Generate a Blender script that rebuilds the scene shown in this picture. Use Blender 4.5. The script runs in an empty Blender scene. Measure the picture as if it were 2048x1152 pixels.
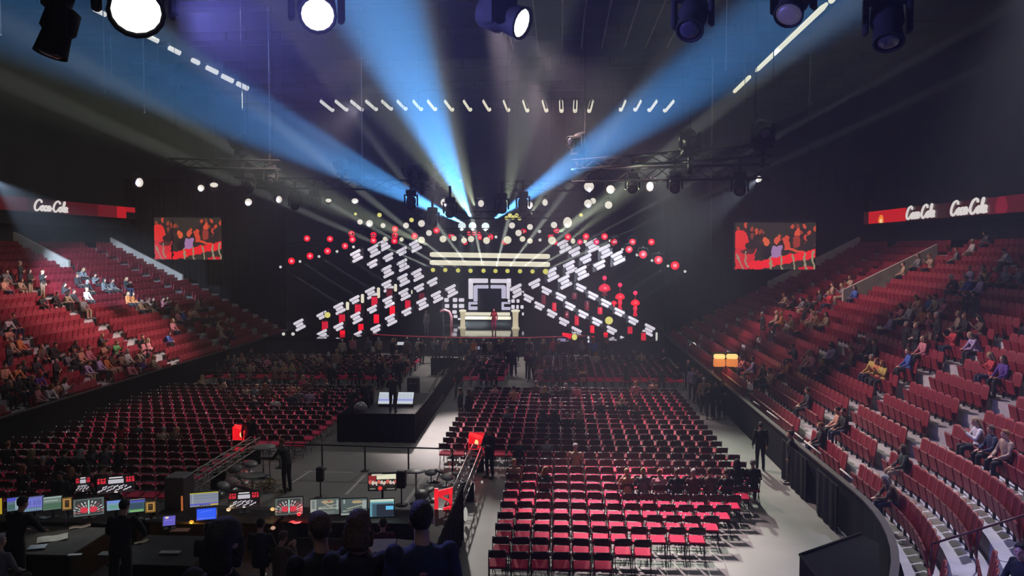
import bpy, math, random
from mathutils import Vector, Matrix, noise
R = math.radians
random.seed(7)
S = bpy.context.scene
COL = S.collection

# ------------------------------------------------------------------ camera
F = 1600.0
cam = bpy.data.cameras.new('camera')
camo = bpy.data.objects.new('camera', cam)
COL.objects.link(camo)
cam.sensor_width = 36
cam.lens = F / 2048 * 36
cam.clip_end = 300
EYE = Vector((0, 0, 8))
yaw = math.atan((1120 - 1024) / F)
pit = math.atan((576 - 497) / F * math.cos(yaw))
camo.location = EYE
camo.rotation_euler = (math.pi / 2 - pit, 0, yaw)
S.camera = camo
bpy.context.view_layer.update()
CM = camo.matrix_world.copy()
CR = CM.to_3x3()
CI = CM.inverted()

def ray(px, py):
    return CR @ Vector(((px - 1024) / F, -(py - 576) / F, -1))

def P(px, py, d):
    """point seen at a place of the photograph, at distance d along the hall"""
    w = ray(px, py)
    return EYE + w * (d / w.y)

def PZ(px, py, z):
    w = ray(px, py)
    return EYE + w * ((z - EYE.z) / w.z)

def proj(p):
    c = CI @ Vector(p)
    return 1024 + F * c.x / -c.z, 576 - F * c.y / -c.z

# ------------------------------------------------------------------ materials
def srgb(c):
    return tuple((x / 12.92 if x <= .04045 else ((x + .055) / 1.055) ** 2.4) for x in c)

def c8(r, g, b):
    return srgb((r / 255, g / 255, b / 255))

MATS = {}
def mat(name, col, rough=.6, metal=0., var=.12, scale=6., emit=None, es=0., spec=.5, bump=0.):
    if name in MATS:
        return MATS[name]
    m = bpy.data.materials.new(name)
    m.use_nodes = True
    nt = m.node_tree
    b = nt.nodes['Principled BSDF']
    b.inputs['Roughness'].default_value = rough
    b.inputs['Metallic'].default_value = metal
    b.inputs['Specular IOR Level'].default_value = spec
    if var > 0:
        tc = nt.nodes.new('ShaderNodeTexCoord')
        nz = nt.nodes.new('ShaderNodeTexNoise')
        nz.inputs['Scale'].default_value = scale
        nz.inputs['Detail'].default_value = 3
        nt.links.new(tc.outputs['Object'], nz.inputs['Vector'])
        rp = nt.nodes.new('ShaderNodeValToRGB')
        rp.color_ramp.elements[0].position = .3
        rp.color_ramp.elements[1].position = .7
        rp.color_ramp.elements[0].color = (*[max(0, x * (1 - var)) for x in col], 1)
        rp.color_ramp.elements[1].color = (*[min(1, x * (1 + var)) for x in col], 1)
        nt.links.new(nz.outputs['Fac'], rp.inputs['Fac'])
        nt.links.new(rp.outputs['Color'], b.inputs['Base Color'])
        if bump > 0:
            bp = nt.nodes.new('ShaderNodeBump')
            bp.inputs['Strength'].default_value = bump
            bp.inputs['Distance'].default_value = .02
            nt.links.new(nz.outputs['Fac'], bp.inputs['Height'])
            nt.links.new(bp.outputs['Normal'], b.inputs['Normal'])
    else:
        b.inputs['Base Color'].default_value = (*col, 1)
    if emit:
        b.inputs['Emission Color'].default_value = (*emit, 1)
        b.inputs['Emission Strength'].default_value = es
        m.cycles.emission_sampling = 'NONE'
    MATS[name] = m
    return m

def glow(name, col, es):
    return mat('glow_' + name, tuple(x * .3 for x in col), .5, 0, 0, emit=col, es=es)

def picmat():
    if 'picture' in MATS:
        return MATS['picture']
    m = bpy.data.materials.new('picture')
    m.use_nodes = True
    nt = m.node_tree
    b = nt.nodes['Principled BSDF']
    b.inputs['Base Color'].default_value = (.01, .01, .01, 1)
    b.inputs['Roughness'].default_value = .3
    vc = nt.nodes.new('ShaderNodeVertexColor')
    vc.layer_name = 'pic'
    nt.links.new(vc.outputs['Color'], b.inputs['Emission Color'])
    b.inputs['Emission Strength'].default_value = 1.
    m.cycles.emission_sampling = 'NONE'
    MATS['picture'] = m
    return m

# ------------------------------------------------------------------ mesh builder
class MB:
    def __init__(s):
        s.v = []; s.f = []; s.m = []; s.s = []; s.mi = 0; s.T = None

    def add(s, vs, fs, smooth=False):
        b = len(s.v)
        s.v += [tuple(s.T @ Vector(p)) for p in vs] if s.T is not None else [tuple(p) for p in vs]
        s.f += [tuple(i + b for i in f) for f in fs]
        s.m += [s.mi] * len(fs)
        s.s += [smooth] * len(fs)
        return s

    def box(s, c, d, rot=None):
        x, y, z = d[0] / 2, d[1] / 2, d[2] / 2
        vs = [Vector((i * x, j * y, k * z)) for k in (-1, 1) for j in (-1, 1) for i in (-1, 1)]
        if rot is not None:
            vs = [rot @ v for v in vs]
        c = Vector(c)
        return s.add([v + c for v in vs], [(0, 2, 3, 1), (4, 5, 7, 6), (0, 1, 5, 4), (2, 6, 7, 3), (0, 4, 6, 2), (1, 3, 7, 5)])

    def rbox(s, c, d, r=.02, rot=None):
        """box with chamfered vertical outline and edges"""
        x, y, z = d[0] / 2, d[1] / 2, d[2] / 2
        r = min(r, x * .9, y * .9, z * .9)
        c = Vector(c)
        vs = []
        for (zz, q) in ((-z, r), (-z + r, 0), (z - r, 0), (z, r)):
            X, Y = x - q, y - q
            o = r if q == 0 else r * .6
            vs += [(X - o, -Y, zz), (X, -Y + o, zz), (X, Y - o, zz), (X - o, Y, zz), (-X + o, Y, zz), (-X, Y - o, zz), (-X, -Y + o, zz), (-X + o, -Y, zz)]
        vs = [Vector(v) for v in vs]
        if rot is not None:
            vs = [rot @ v for v in vs]
        fs = [tuple(range(7, -1, -1)), tuple(range(24, 32))]
        for l in range(3):
            for i in range(8):
                j = (i + 1) % 8
                fs.append((l * 8 + i, l * 8 + j, l * 8 + 8 + j, l * 8 + 8 + i))
        return s.add([v + c for v in vs], fs)

    def tube(s, pts, r, n=6, closed=False, flat=1.0):
        pts = [Vector(p) for p in pts]
        N = len(pts)
        rr = r if isinstance(r, (list, tuple)) else [r] * N
        vs = []; up = None
        for i in range(N):
            if closed:
                t = pts[(i + 1) % N] - pts[i - 1]
            else:
                t = pts[min(i + 1, N - 1)] - pts[max(i - 1, 0)]
            if t.length < 1e-9:
                t = Vector((0, 0, 1))
            t.normalize()
            if up is None:
                up = Vector((0, 0, 1)) if abs(t.z) < .9 else Vector((0, 1, 0))
            a = t.cross(up)
            if a.length < 1e-4:
                a = t.cross(Vector((1, 0, 0)))
            a.normalize()
            b = a.cross(t).normalized()
            up = b
            for k in range(n):
                an = 2 * math.pi * k / n
                vs.append(pts[i] + a * (math.cos(an) * rr[i]) + b * (math.sin(an) * rr[i] * flat))
        fs = []
        for i in range(N if closed else N - 1):
            j = (i + 1) % N
            for k in range(n):
                l = (k + 1) % n
                fs.append((i * n + k, i * n + l, j * n + l, j * n + k))
        if not closed:
            fs.append(tuple(range(n - 1, -1, -1)))
            fs.append(tuple(range((N - 1) * n, N * n)))
        return s.add(vs, fs, n > 4)

    def loft(s, rings, n=14):
        """rings: (centre, rx, ry, xdir, ydir)"""
        vs = []
        for (c, a, b, xd, yd) in rings:
            c = Vector(c)
            for k in range(n):
                an = 2 * math.pi * k / n
                vs.append(c + Vector(xd) * (a * math.cos(an)) + Vector(yd) * (b * math.sin(an)))
        fs = []
        N = len(rings)
        for i in range(N - 1):
            for k in range(n):
                l = (k + 1) % n
                fs.append((i * n + k, i * n + l, i * n + n + l, i * n + n + k))
        fs.append(tuple(range(n - 1, -1, -1)))
        fs.append(tuple(range((N - 1) * n, N * n)))
        return s.add(vs, fs, True)

    def lathe(s, prof, n=12, M=None, smooth=True):
        vs = []
        for (r, z) in prof:
            for k in range(n):
                an = 2 * math.pi * k / n
                v = Vector((r * math.cos(an), r * math.sin(an), z))
                vs.append(M @ v if M is not None else v)
        fs = []
        for i in range(len(prof) - 1):
            for k in range(n):
                l = (k + 1) % n
                fs.append((i * n + k, i * n + l, i * n + n + l, i * n + n + k))
        fs.append(tuple(range(n - 1, -1, -1)))
        fs.append(tuple(range((len(prof) - 1) * n, len(prof) * n)))
        return s.add(vs, fs, smooth)

    def ell(s, c, r, nu=12, nv=8, rot=None):
        c = Vector(c)
        r = (r, r, r) if isinstance(r, (int, float)) else r
        vs = [Vector((0, 0, -r[2]))]
        for j in range(1, nv):
            ph = -math.pi / 2 + math.pi * j / nv
            for k in range(nu):
                an = 2 * math.pi * k / nu
                vs.append(Vector((r[0] * math.cos(ph) * math.cos(an), r[1] * math.cos(ph) * math.sin(an), r[2] * math.sin(ph))))
        vs.append(Vector((0, 0, r[2])))
        if rot is not None:
            vs = [rot @ v for v in vs]
        fs = []
        for k in range(nu):
            l = (k + 1) % nu
            fs.append((0, 1 + l, 1 + k))
            for j in range(nv - 2):
                a = 1 + j * nu
                fs.append((a + k, a + l, a + nu + l, a + nu + k))
            a = 1 + (nv - 2) * nu
            fs.append((a + k, a + l, len(vs) - 1))
        return s.add([v + c for v in vs], fs, True)

    def prism(s, poly, z0, z1, M=None):
        n = len(poly)
        vs = [Vector((p[0], p[1], z0)) for p in poly] + [Vector((p[0], p[1], z1)) for p in poly]
        if M is not None:
            vs = [M @ v for v in vs]
        fs = [tuple(range(n - 1, -1, -1)), tuple(range(n, 2 * n))]
        for i in range(n):
            j = (i + 1) % n
            fs.append((i, j, n + j, n + i))
        return s.add(vs, fs)

    def mesh(s, name, mats):
        me = bpy.data.meshes.new(name)
        me.from_pydata(s.v, [], s.f)
        me.polygons.foreach_set('material_index', s.m)
        me.polygons.foreach_set('use_smooth', s.s)
        for m in (mats if isinstance(mats, (list, tuple)) else [mats]):
            me.materials.append(m)
        me.update()
        return me

def link(o):
    COL.objects.link(o)
    return o

def obj(name, mb, m, parent=None, loc=None, rot=None):
    me = mb.mesh(name, m) if isinstance(mb, MB) else mb
    o = link(bpy.data.objects.new(name, me))
    if parent is not None:
        o.parent = parent
    if loc is not None:
        o.location = loc
    if rot is not None:
        o.rotation_euler = rot
    return o

def tag(o, label, cat, group=None):
    o['label'] = label
    o['category'] = cat
    if group:
        o['group'] = group
    return o

def thing(name, label, cat, loc=(0, 0, 0), rz=0., group=None, rot=None):
    o = link(bpy.data.objects.new(name, None))
    o.empty_display_size = .1
    o.location = loc
    o.rotation_euler = rot if rot is not None else (0, 0, rz)
    return tag(o, label, cat, group)

def struct(name, mb, m):
    o = obj(name, mb, m)
    o['kind'] = 'structure'
    return o

KIDS = {}
def kids(o):
    return [c for c in o.children]

def copytree(root, loc, rz, label, kidlist=None, scale=None, rot=None):
    """a copy of a thing with copies of its parts and their sub-parts"""
    r = link(root.copy())
    r.location = loc
    r.rotation_euler = rot if rot is not None else (0, 0, rz)
    if scale:
        r.scale = (scale,) * 3
    r['label'] = label
    for ch, sub in (kidlist if kidlist is not None else tree(root)):
        c = link(ch.copy())
        c.parent = r
        for g in sub:
            q = link(g.copy())
            q.parent = c
    return r

def tree(root):
    return [(c, list(c.children)) for c in root.children]

ONES = ['', 'first', 'second', 'third', 'fourth', 'fifth', 'sixth', 'seventh', 'eighth', 'ninth', 'tenth', 'eleventh', 'twelfth', 'thirteenth',
        'fourteenth', 'fifteenth', 'sixteenth', 'seventeenth', 'eighteenth', 'nineteenth']
TENS = ['', '', 'twenty', 'thirty', 'forty', 'fifty', 'sixty', 'seventy', 'eighty', 'ninety']
def nth(n):
    if n < 20:
        return ONES[n]
    t, o = divmod(n, 10)
    if o == 0:
        return TENS[t][:-1] + 'ieth'
    return TENS[t] + '-' + ONES[o]

# ------------------------------------------------------------------ lamps that really shine
def lamp(kind, loc, to, power, col, ang=40., blend=.5, size=.1, sy=None):
    l = bpy.data.lights.new(kind.lower() + '_light', kind)
    l.energy = power
    l.color = col
    if kind == 'SPOT':
        l.spot_size = R(ang)
        l.spot_blend = blend
        l.shadow_soft_size = size
    elif kind == 'AREA':
        l.shape = 'RECTANGLE'
        l.size = size
        l.size_y = sy or size
    else:
        l.shadow_soft_size = size
    o = link(bpy.data.objects.new(kind.lower() + '_light', l))
    o.location = loc
    if to is not None:
        o.rotation_euler = (Vector(to) - Vector(loc)).to_track_quat('-Z', 'Y').to_euler()
    return o

# ------------------------------------------------------------------ lit pictures on screens
def picture(name, parent, w, h, nx, ny, prims, M=None, gain=1., label=None, warp=0.):
    """a lit picture: a grid of cells in the XZ plane facing -Y, painted from rectangles (r), ellipses (e) and lines (l); u to the right, v down"""
    vs = []; fs = []; cs = []
    for j in range(ny):
        for i in range(nx):
            u, v = (i + .5) / nx, (j + .5) / ny
            if warp:
                q = Vector((u * 11, v * 8, 3.7))
                u += warp * (noise.noise(q) + .6 * noise.noise(q * 2.6)); v += warp * 1.5 * (noise.noise(q + Vector((9, 4, 2))) + .6 * noise.noise(q * 2.4))
            c = (0, 0, 0)
            for p in prims:
                if p[0] == 'r':
                    hit = p[1] <= u < p[3] and p[2] <= v < p[4]
                    k = p[5]
                elif p[0] == 'e':
                    hit = ((u - p[1]) / p[3]) ** 2 + ((v - p[2]) / p[4]) ** 2 < 1
                    k = p[5]
                else:
                    dx, dy = p[3] - p[1], p[4] - p[2]
                    L = dx * dx + dy * dy
                    t = max(0, min(1, ((u - p[1]) * dx + (v - p[2]) * dy) / L))
                    hit = math.hypot(u - p[1] - t * dx, v - p[2] - t * dy) < p[5]
                    k = p[6]
                if hit:
                    c = k
            x0, x1 = (i / nx - .5) * w, ((i + 1) / nx - .5) * w
            z0, z1 = (.5 - j / ny) * h, (.5 - (j + 1) / ny) * h
            b = len(vs)
            vs += [(x0, 0, z1), (x1, 0, z1), (x1, 0, z0), (x0, 0, z0)]
            fs.append((b, b + 1, b + 2, b + 3))
            cl = [x * gain for x in c8(*c)]
            cs += [*cl, 1.] * 4
    me = bpy.data.meshes.new(name)
    if M is not None:
        vs = [tuple(M @ Vector(v)) for v in vs]
    me.from_pydata(vs, [], fs)
    a = me.color_attributes.new('pic', 'FLOAT_COLOR', 'CORNER')
    a.data.foreach_set('color', cs)
    me.materials.append(picmat())
    o = link(bpy.data.objects.new(name, me))
    if parent is not None:
        o.parent = parent
    return o
# ------------------------------------------------------------------ common materials
concrete = mat('concrete', (.23, .225, .22), .8, 0, .18, 1.2)
floor_m = mat('arena_floor', (.20, .192, .180), .55, 0, .16, .7)
tread_m = mat('stand_concrete', (.40, .38, .40), .85, 0, .15, 1.5)
black = mat('black_drape', (.006, .006, .0065), .95, 0, .3, 3, spec=.15)
rigm = mat('rig_black', (.006, .006, .0065), .8, 0, .2, 8, spec=.15)
blackm = mat('black_metal', (.02, .02, .022), .45, .3, .2, 8)
roof_m = mat('roof_sheet', (.018, .019, .022), .8, 0, .25, .5)
wallm = mat('dark_wall', (.028, .028, .030), .85, 0, .25, .6)
boards_m = mat('rink_boards_black', (.006, .0062, .0068), .9, 0, .3, 2, spec=.12)
redplastic = mat('red_seat_plastic', (.19, .013, .025), .5, 0, .15, 4)
crimson = mat('crimson_upholstery', (.68, .018, .088), .7, 0, .12, 30, spec=.2)
maroon = mat('maroon_backrest', (.060, .006, .012), .42, 0, .2, 30)
chrome = mat('dark_steel_tube', (.10, .10, .105), .24, 1., .1, 20)
glint_m = mat('glint_ball', (.88, .86, .88), .22, 1., .05, 20)  # for the chrome balls added to the chair frames to catch glints
alu = mat('aluminium_truss', (.55, .55, .56), .35, .9, .1, 10)
greyplastic = mat('grey_plastic', (.18, .18, .19), .5, 0, .1, 8)
tape_m = mat('white_tape', (.6, .58, .55), .7, 0, .1, 10)

# ------------------------------------------------------------------ floor, roof, walls
X0, X1, YB = -37.6, 25.8, 86.0
mb = MB(); mb.box((-6, 35, -.15), (90, 120, .3)); struct('floor', mb, floor_m)
mb = MB(); mb.box((-6, 35, 25.15), (66, 112, .3)); struct('ceiling', mb, roof_m)
mb = MB(); mb.box((-6, YB + .2, 12.5), (66, .4, 25)); struct('wall_back', mb, wallm)
mb = MB(); mb.box((X0 - .2, 35, 12.5), (.4, 112, 25)); struct('wall_left', mb, wallm)
mb = MB(); mb.box((X1 + .2, 35, 12.5), (.4, 112, 25)); struct('wall_right', mb, wallm)
# roof beams and the pale rods that run the length of the hall
mb = MB()
for y in range(12, 86, 9):
    mb.box((-6, y, 24.2), (63, .5, 1.4))
    for x in range(-36, 26, 4):
        mb.box((x, y, 23.2), (.12, .12, 1.0))
    mb.box((-6, y, 22.75), (63, .35, .3))
struct('trim_1', mb, roof_m)
mb = MB()
for x in (-3.4, -1.6, .1, 1.45, 2.9, 4.5, 6.0, 7.5):
    mb.tube([(x, 16, 22.2), (x, 58, 22.2)], .05, 5)
struct('trim_2', mb, mat('pale_rod', (.30, .28, .28), .6, 0, .1))

# ------------------------------------------------------------------ the stepped grandstand, U-shaped round the near end
NK, DR, DZ, Z0 = 18, .85, .43, .75
RIMX, LRIM, RC = 8.0, -21.75, 13.0
CXR, CXL, CY = RIMX - RC, LRIM + RC, 22.0
YEND = 66.0
def path():
    pts = []
    for i in range(24):
        pts.append((Vector((LRIM, YEND - (YEND - CY) * i / 24, 0)), Vector((-1, 0, 0))))
    for i in range(25):
        a = math.pi + math.pi / 2 * i / 24
        n = Vector((math.cos(a), math.sin(a), 0))
        pts.append((Vector((CXL, CY, 0)) + n * RC, n))
    for i in range(25):
        a = -math.pi / 2 + math.pi / 2 * i / 24
        n = Vector((math.cos(a), math.sin(a), 0))
        pts.append((Vector((CXR, CY, 0)) + n * RC, n))
    for i in range(1, 25):
        pts.append((Vector((RIMX, CY + (YEND - CY) * i / 24, 0)), Vector((1, 0, 0))))
    return pts
PATH = path()
prof = [(.30, 0.), (.30, Z0)]
for k in range(NK):
    o = .3 + DR * (k + 1)
    prof += [(o, Z0 + DZ * k), (o, Z0 + DZ * (k + 1))]
prof += [(.3 + DR * NK, 0.)]
mb = MB()
vs = []; fs = []
np_ = len(prof)
for p, n in PATH:
    for (o, z) in prof:
        q = p + n * o
        vs.append((q.x, q.y, z))
for i in range(len(PATH) - 1):
    for k in range(np_ - 1):
        fs.append((i * np_ + k, i * np_ + k + 1, (i + 1) * np_ + k + 1, (i + 1) * np_ + k))
fs.append(tuple(range(np_)))
fs.append(tuple((len(PATH) - 1) * np_ + k for k in range(np_ - 1, -1, -1)))
mb.add(vs, fs)
struct('wall_grandstand', mb, tread_m)
# rink-side boards in front of the first row, with a pale capping strip
def boards(name, cap_name, sel):
    mb = MB(); mc = MB()
    ps = [q for q in PATH if sel(q[0])]
    for i in range(len(ps) - 1):
        (a, na), (b, nb) = ps[i], ps[i + 1]
        vs = [a, b, b + nb * .12, a + na * .12]
        vs = [(q.x, q.y, 0) for q in vs] + [(q.x, q.y, 1.36) for q in vs]
        mb.add(vs, [(0, 1, 5, 4), (1, 2, 6, 5), (2, 3, 7, 6), (3, 0, 4, 7), (4, 5, 6, 7)])
        vs = [a - na * .02, b - nb * .02, b + nb * .15, a + na * .15]
        vs = [(q.x, q.y, 1.36) for q in vs] + [(q.x, q.y, 1.41) for q in vs]
        mc.add(vs, [(0, 1, 5, 4), (1, 2, 6, 5), (2, 3, 7, 6), (3, 0, 4, 7), (4, 5, 6, 7), (0, 3, 2, 1)])
    struct(name, mb, boards_m)
    struct(cap_name, mc, mat('board_capping', (.04, .028, .028), .7, 0, .3, 3))
boards('wall_boards_left', 'trim_3', lambda p: p.x < -10)
boards('wall_boards_right', 'trim_4', lambda p: p.x > -5)
# solid concrete parapets beside the stairs, high up on both sides
par_m = mat('parapet_concrete', (.33, .29, .26), .8, 0, .15, 2)
def parapet(name, side, Y, k0, k1, h=.95, th=.25):
    mb = MB()
    s = 1 if side == 'r' else -1
    e = RIMX if side == 'r' else LRIM
    a, b = .3 + DR * k0, .3 + DR * k1
    za, zb = Z0 + DZ * k0 - .1, Z0 + DZ * k1 - .1
    vs = []
    for y in (Y - th / 2, Y + th / 2):
        vs += [(e + s * a, y, za), (e + s * b, y, zb), (e + s * b, y, zb + h), (e + s * a, y, za + h)]
    mb.add(vs, [(0, 1, 2, 3), (7, 6, 5, 4), (3, 2, 6, 7), (0, 3, 7, 4), (1, 5, 6, 2)])
    struct(name, mb, par_m)
parapet('wall_parapet_left', 'l', 63.2, 10, 17)
parapet('wall_parapet_left.001', 'l', 52.2, 13, 17.5)
parapet('wall_parapet_right', 'r', 46.2, 9, 15, 1.15)
parapet('wall_parapet_right.001', 'r', 62.5, 9, 17)
# dark end walls that close the stands and carry the masking drapes beside the stage
for nm, x in (('wall_mask_left', -30.5), ('wall_mask_right', 17.2)):
    mb = MB()
    w = 14.0 if x < 0 else 17.0
    n = 40
    for i in range(n):
        a = x - w / 2 + w * i / n
        mb.box((a + w / n / 2, 67.2 + .12 * math.sin(i * 2.1), 7), (w / n * 1.02, .15, 14))
    struct(nm, mb, black)
# ------------------------------------------------------------------ glow materials
G_WARM = glow('warm_white', c8(226, 218, 206), 1.)
G_CREAM = glow('cream', c8(226, 220, 196), 1.)
G_LILAC = glow('lilac_white', c8(214, 208, 220), 1.)
G_GREY = glow('soft_white', c8(206, 206, 200), 1.)
G_RED = glow('red', c8(250, 18, 48), 1.)
G_PINK = glow('pink_core', c8(255, 150, 165), 1.)
G_DRED = glow('deep_red', c8(170, 18, 42), 1.)
G_YEL = glow('yellow', c8(222, 214, 120), 1.)
G_OLIVE = glow('olive_lamp', c8(205, 200, 95), 1.)
G_TEAL = glow('pale_teal', c8(205, 226, 226), 1.)
G_AMB = glow('amber', c8(255, 170, 60), 1.)
G_MAG = glow('magenta', c8(235, 40, 190), 1.)

# ------------------------------------------------------------------ stage deck
deck_m = mat('gloss_black_deck', (.007, .006, .007), .06, 0, .2, 1.5)
XC = -6.1
n = 24
front = []
for i in range(n + 1):
    u = i / n * 2 - 1
    front.append((XC + u * 8.2, 58.6 + 1.8 * u * u))
poly = front + [(XC + 9.0, 56.6), (7.7, 56.6), (7.7, 75), (-21.4, 75), (-21.4, 56.6), (XC - 9.0, 56.6)]
st = thing('stage', 'wide curved black stage with a glossy deck at the far end of the hall', 'stage', (XC, 60, 0))
mb = MB(); mb.prism([(x - XC, y - 60) for x, y in poly], 1.36, 1.5); obj('deck', mb, deck_m, st)
mb = MB(); mb.prism([(x - XC, y - 60 + .15) for x, y in poly], 0, 1.36); obj('fascia', mb, mat('stage_fascia', (.022, .022, .024), .5, 0, .2, 1), st)
mb = MB(); mb.tube([(x - XC, y - 60 - .02, 1.43) for x, y in front], .035, 6); obj('edge_strip', mb, glow('edge_pink', c8(120, 34, 46), 1.), st)['label'] = 'dull pink light strip along the deck edge'
# pale slabs on the floor before the stage
for i, (px, py, w, g) in enumerate(((801, 687, 33, 'white'), (960, 696, 26, 'blue-grey'), (1126, 680, 22, 'lilac'))):
    p = P(px, py, 55.9)
    mb = MB(); mb.rbox((0, 0, 0), (w * 56 / 1600, .25, .20), .05)
    o = obj('light_bar', mb, glow('slab_' + g, {'white': c8(190, 190, 200), 'blue-grey': c8(120, 125, 150), 'lilac': c8(130, 120, 160)}[g], 1.), None, p)
    mb = MB(); mb.box((0, .05, -p.z / 2 - .05), (.3, .12, p.z - .1)); obj('stand', mb, blackm, o)
    tag(o, f'low {g} light bar lying before the stage front', 'light bar')

# ------------------------------------------------------------------ two long tubes over the stage
for nm, y, lab in (('upper', 511, 'upper of the two long cream light tubes above the stage'), ('lower', 527, 'lower of the two long cream light tubes above the stage')):
    d = 66.0
    a, b = P(860, y - 2, d), P(1100, y + 2, d)
    r = 5.2 * d / 1600
    t = thing('light_tube', lab, 'light tube', a)
    v = b - a
    mb = MB(); mb.tube([(0, 0, 0), v * .02, v * .98, v], [r * .7, r, r, r * .7], 10); obj('glowing_tube', mb, G_CREAM, t)
    mb = MB()
    mb.box((v.x / 2, r + .06, v.z / 2), (v.x, .08, .2)); obj('housing', mb, blackm, t)

# ------------------------------------------------------------------ centre set: double frame of light, stairs, pillars
def lbox(mbx, x0, y0, x1, y1, d, th=.18):
    a, b = P(x0, y1, d), P(x1, y0, d)
    mbx.rbox(((a.x + b.x) / 2, d, (a.z + b.z) / 2), (b.x - a.x, th, b.z - a.z), .05)
pf = thing('light_portal', 'square doorway of two nested white light frames at centre stage', 'stage portal', (0, 0, 0))
mb = MB()
for q in ((937, 557, 946, 598), (937, 557, 976, 566), (981, 558, 1022, 566), (1013, 557, 1022, 598)):
    lbox(mb, *q, 70)
obj('outer_frame', mb, G_LILAC, pf)
mb = MB()
for q in ((947, 571, 955, 603), (951, 570, 977, 577), (981, 570, 1010, 577), (1003, 572, 1012, 597), (937, 604, 955, 609), (937, 604, 941, 620), (937, 613, 955, 620),
          (1003, 604, 1021, 608), (1003, 604, 1008, 620), (1003, 614, 1021, 620)):
    lbox(mb, *q, 69.6)
obj('inner_frame', mb, glow('portal_lilac', c8(186, 182, 206), 1.), pf)
mb = MB(); lbox(mb, 954, 577, 1004, 628, 70.4, .1); obj('dark_screen', mb, mat('dark_gloss', (.02, .02, .025), .15, 0, .2), pf)
mb = MB(); lbox(mb, 930, 553, 1029, 643, 70.8, .2); obj('back_panel', mb, black, pf)
st2 = thing('stage_stairs', 'low flight of stage steps with cream lit nosings below the light portal', 'stairs', (0, 0, 0))
for i, (y0, y1, d, x0, x1) in enumerate(((625, 631, 68.2, 928, 1020), (633, 639, 67.4, 930, 1022))):
    mb = MB(); lbox(mb, x0, y0, x1, y1, d, .12); obj('nosing', mb, G_CREAM, st2)
    a, b = P(x0, y1, d), P(x1, y0, d)
    mb = MB(); mb.box(((a.x + b.x) / 2, d + .55, 1.5 + (b.z - 1.5) / 2), (b.x - a.x + .3, .9, b.z - 1.5)); obj('step', mb, blackm, st2)
for px, w, lab in ((925.5, 10, 'cream glowing pillar on the left of the stage stairs'), (1031, 12, 'cream glowing pillar on the right of the stage stairs')):
    d = 64.5
    a, b = P(px, 666, d), P(px, 619, d)
    h = b.z - 1.5
    r = w / 2 * d / 1600
    t = thing('glowing_pillar', lab, 'stage pillar', (a.x, d, 1.503))
    mb = MB(); mb.lathe([(r * 1.3, 0), (r * 1.3, .1), (r, .16), (r * .9, h * .5), (r, h - .3), (r * 1.25, h - .18)], 14); obj('shaft', mb, glow('pillar_cream', c8(190, 180, 150), 1.), t)
    mb = MB(); mb.lathe([(r * 1.4, h - .18), (r * 1.5, h - .05), (r * .6, h)], 14); obj('capital', mb, G_CREAM, t)
# pink arch beside the portal
d = 66
a = P(889, 655, d)
mb = MB(); w, h = 14 * d / 1600, 34 * d / 1600
mb.tube([(-w, 0, 0), (-w, 0, h * .6), (-w * .7, 0, h * .9), (0, 0, h), (w * .7, 0, h * .9), (w, 0, h * .6), (w, 0, 0)], .11, 8)
tag(obj('stage_arch', mb, glow('arch_pink', c8(112, 62, 72), 1.), None, (a.x, d, 1.5)), 'dull pink round-topped arch left of the light portal', 'stage arch')
for px, y0, y1, lab in ((818, 628, 664, 'pale grey column behind the stage, left of the arch'), (1094, 636, 664, 'pale green-grey column at the right of the stage'), (1072, 628, 662, 'dim grey column beside the green-grey one on stage')):
    a, b = P(px, y1, 66.5), P(px, y0, 66.5)
    mb = MB(); hh = b.z - 1.5; mb.lathe([(.3, 0), (.28, hh * .4), (.3, hh)], 12)
    tag(obj('stage_column', mb, glow('col_grey', c8(70, 72, 66), 1.), None, (a.x, 66.5, 1.5)), lab, 'stage column')
# small square light tiles either side of the portal
tiles_l = [(893, 600, 9, 8), (910, 600, 9, 8), (923, 600, 11, 7), (882, 612, 7, 5), (894, 612, 9, 8), (910, 612, 9, 8), (923, 612, 11, 8), (909, 624, 9, 7), (911, 633, 8, 6), (919, 638, 7, 4)]
tiles_r = [(1018, 602, 5, 6), (1026, 602, 7, 7), (1036, 602, 6, 7), (1026, 614, 7, 8), (1035, 614, 5, 8), (1044, 614, 6, 7), (1057, 615, 5, 6), (1063, 614, 5, 6), (1046, 628, 4, 6), (1051, 634, 4, 5), (1057, 634, 6, 6), (1063, 634, 5, 6), (1063, 627, 4, 5)]
for side, ts in (('left', tiles_l), ('right', tiles_r)):
    rows = {}
    for t in ts:
        rows.setdefault(min((600, 613, 625, 635), key=lambda y: abs(y - t[1])), []).append(t)
    for ri, y in enumerate(sorted(rows)):
        for ci, (px, py, w, h) in enumerate(sorted(rows[y])):
            d = 69.0
            p = P(px, py, d)
            mb = MB(); mb.rbox((0, 0, 0), (w * d / 1600, .12, h * d / 1600), .05)
            mb.mi = 1; mb.box((0, .1, 0), (w * d / 1600 + .06, .08, h * d / 1600 + .06))
            tag(obj('hanging_light_tile', mb, [G_LILAC, blackm], None, p), f'{nth(ci + 1)} light tile in the {nth(ri + 1)} row from the top, {side} of the portal', 'light tile', 'small light tiles beside the portal')
# back wall of the set that carries the tiles
mb = MB(); mb.box((XC, 71.4, 4.25), (12, .2, 5.4)); tag(obj('stage_backdrop', mb, black), 'black backdrop flat behind the light portal', 'backdrop')

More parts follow.
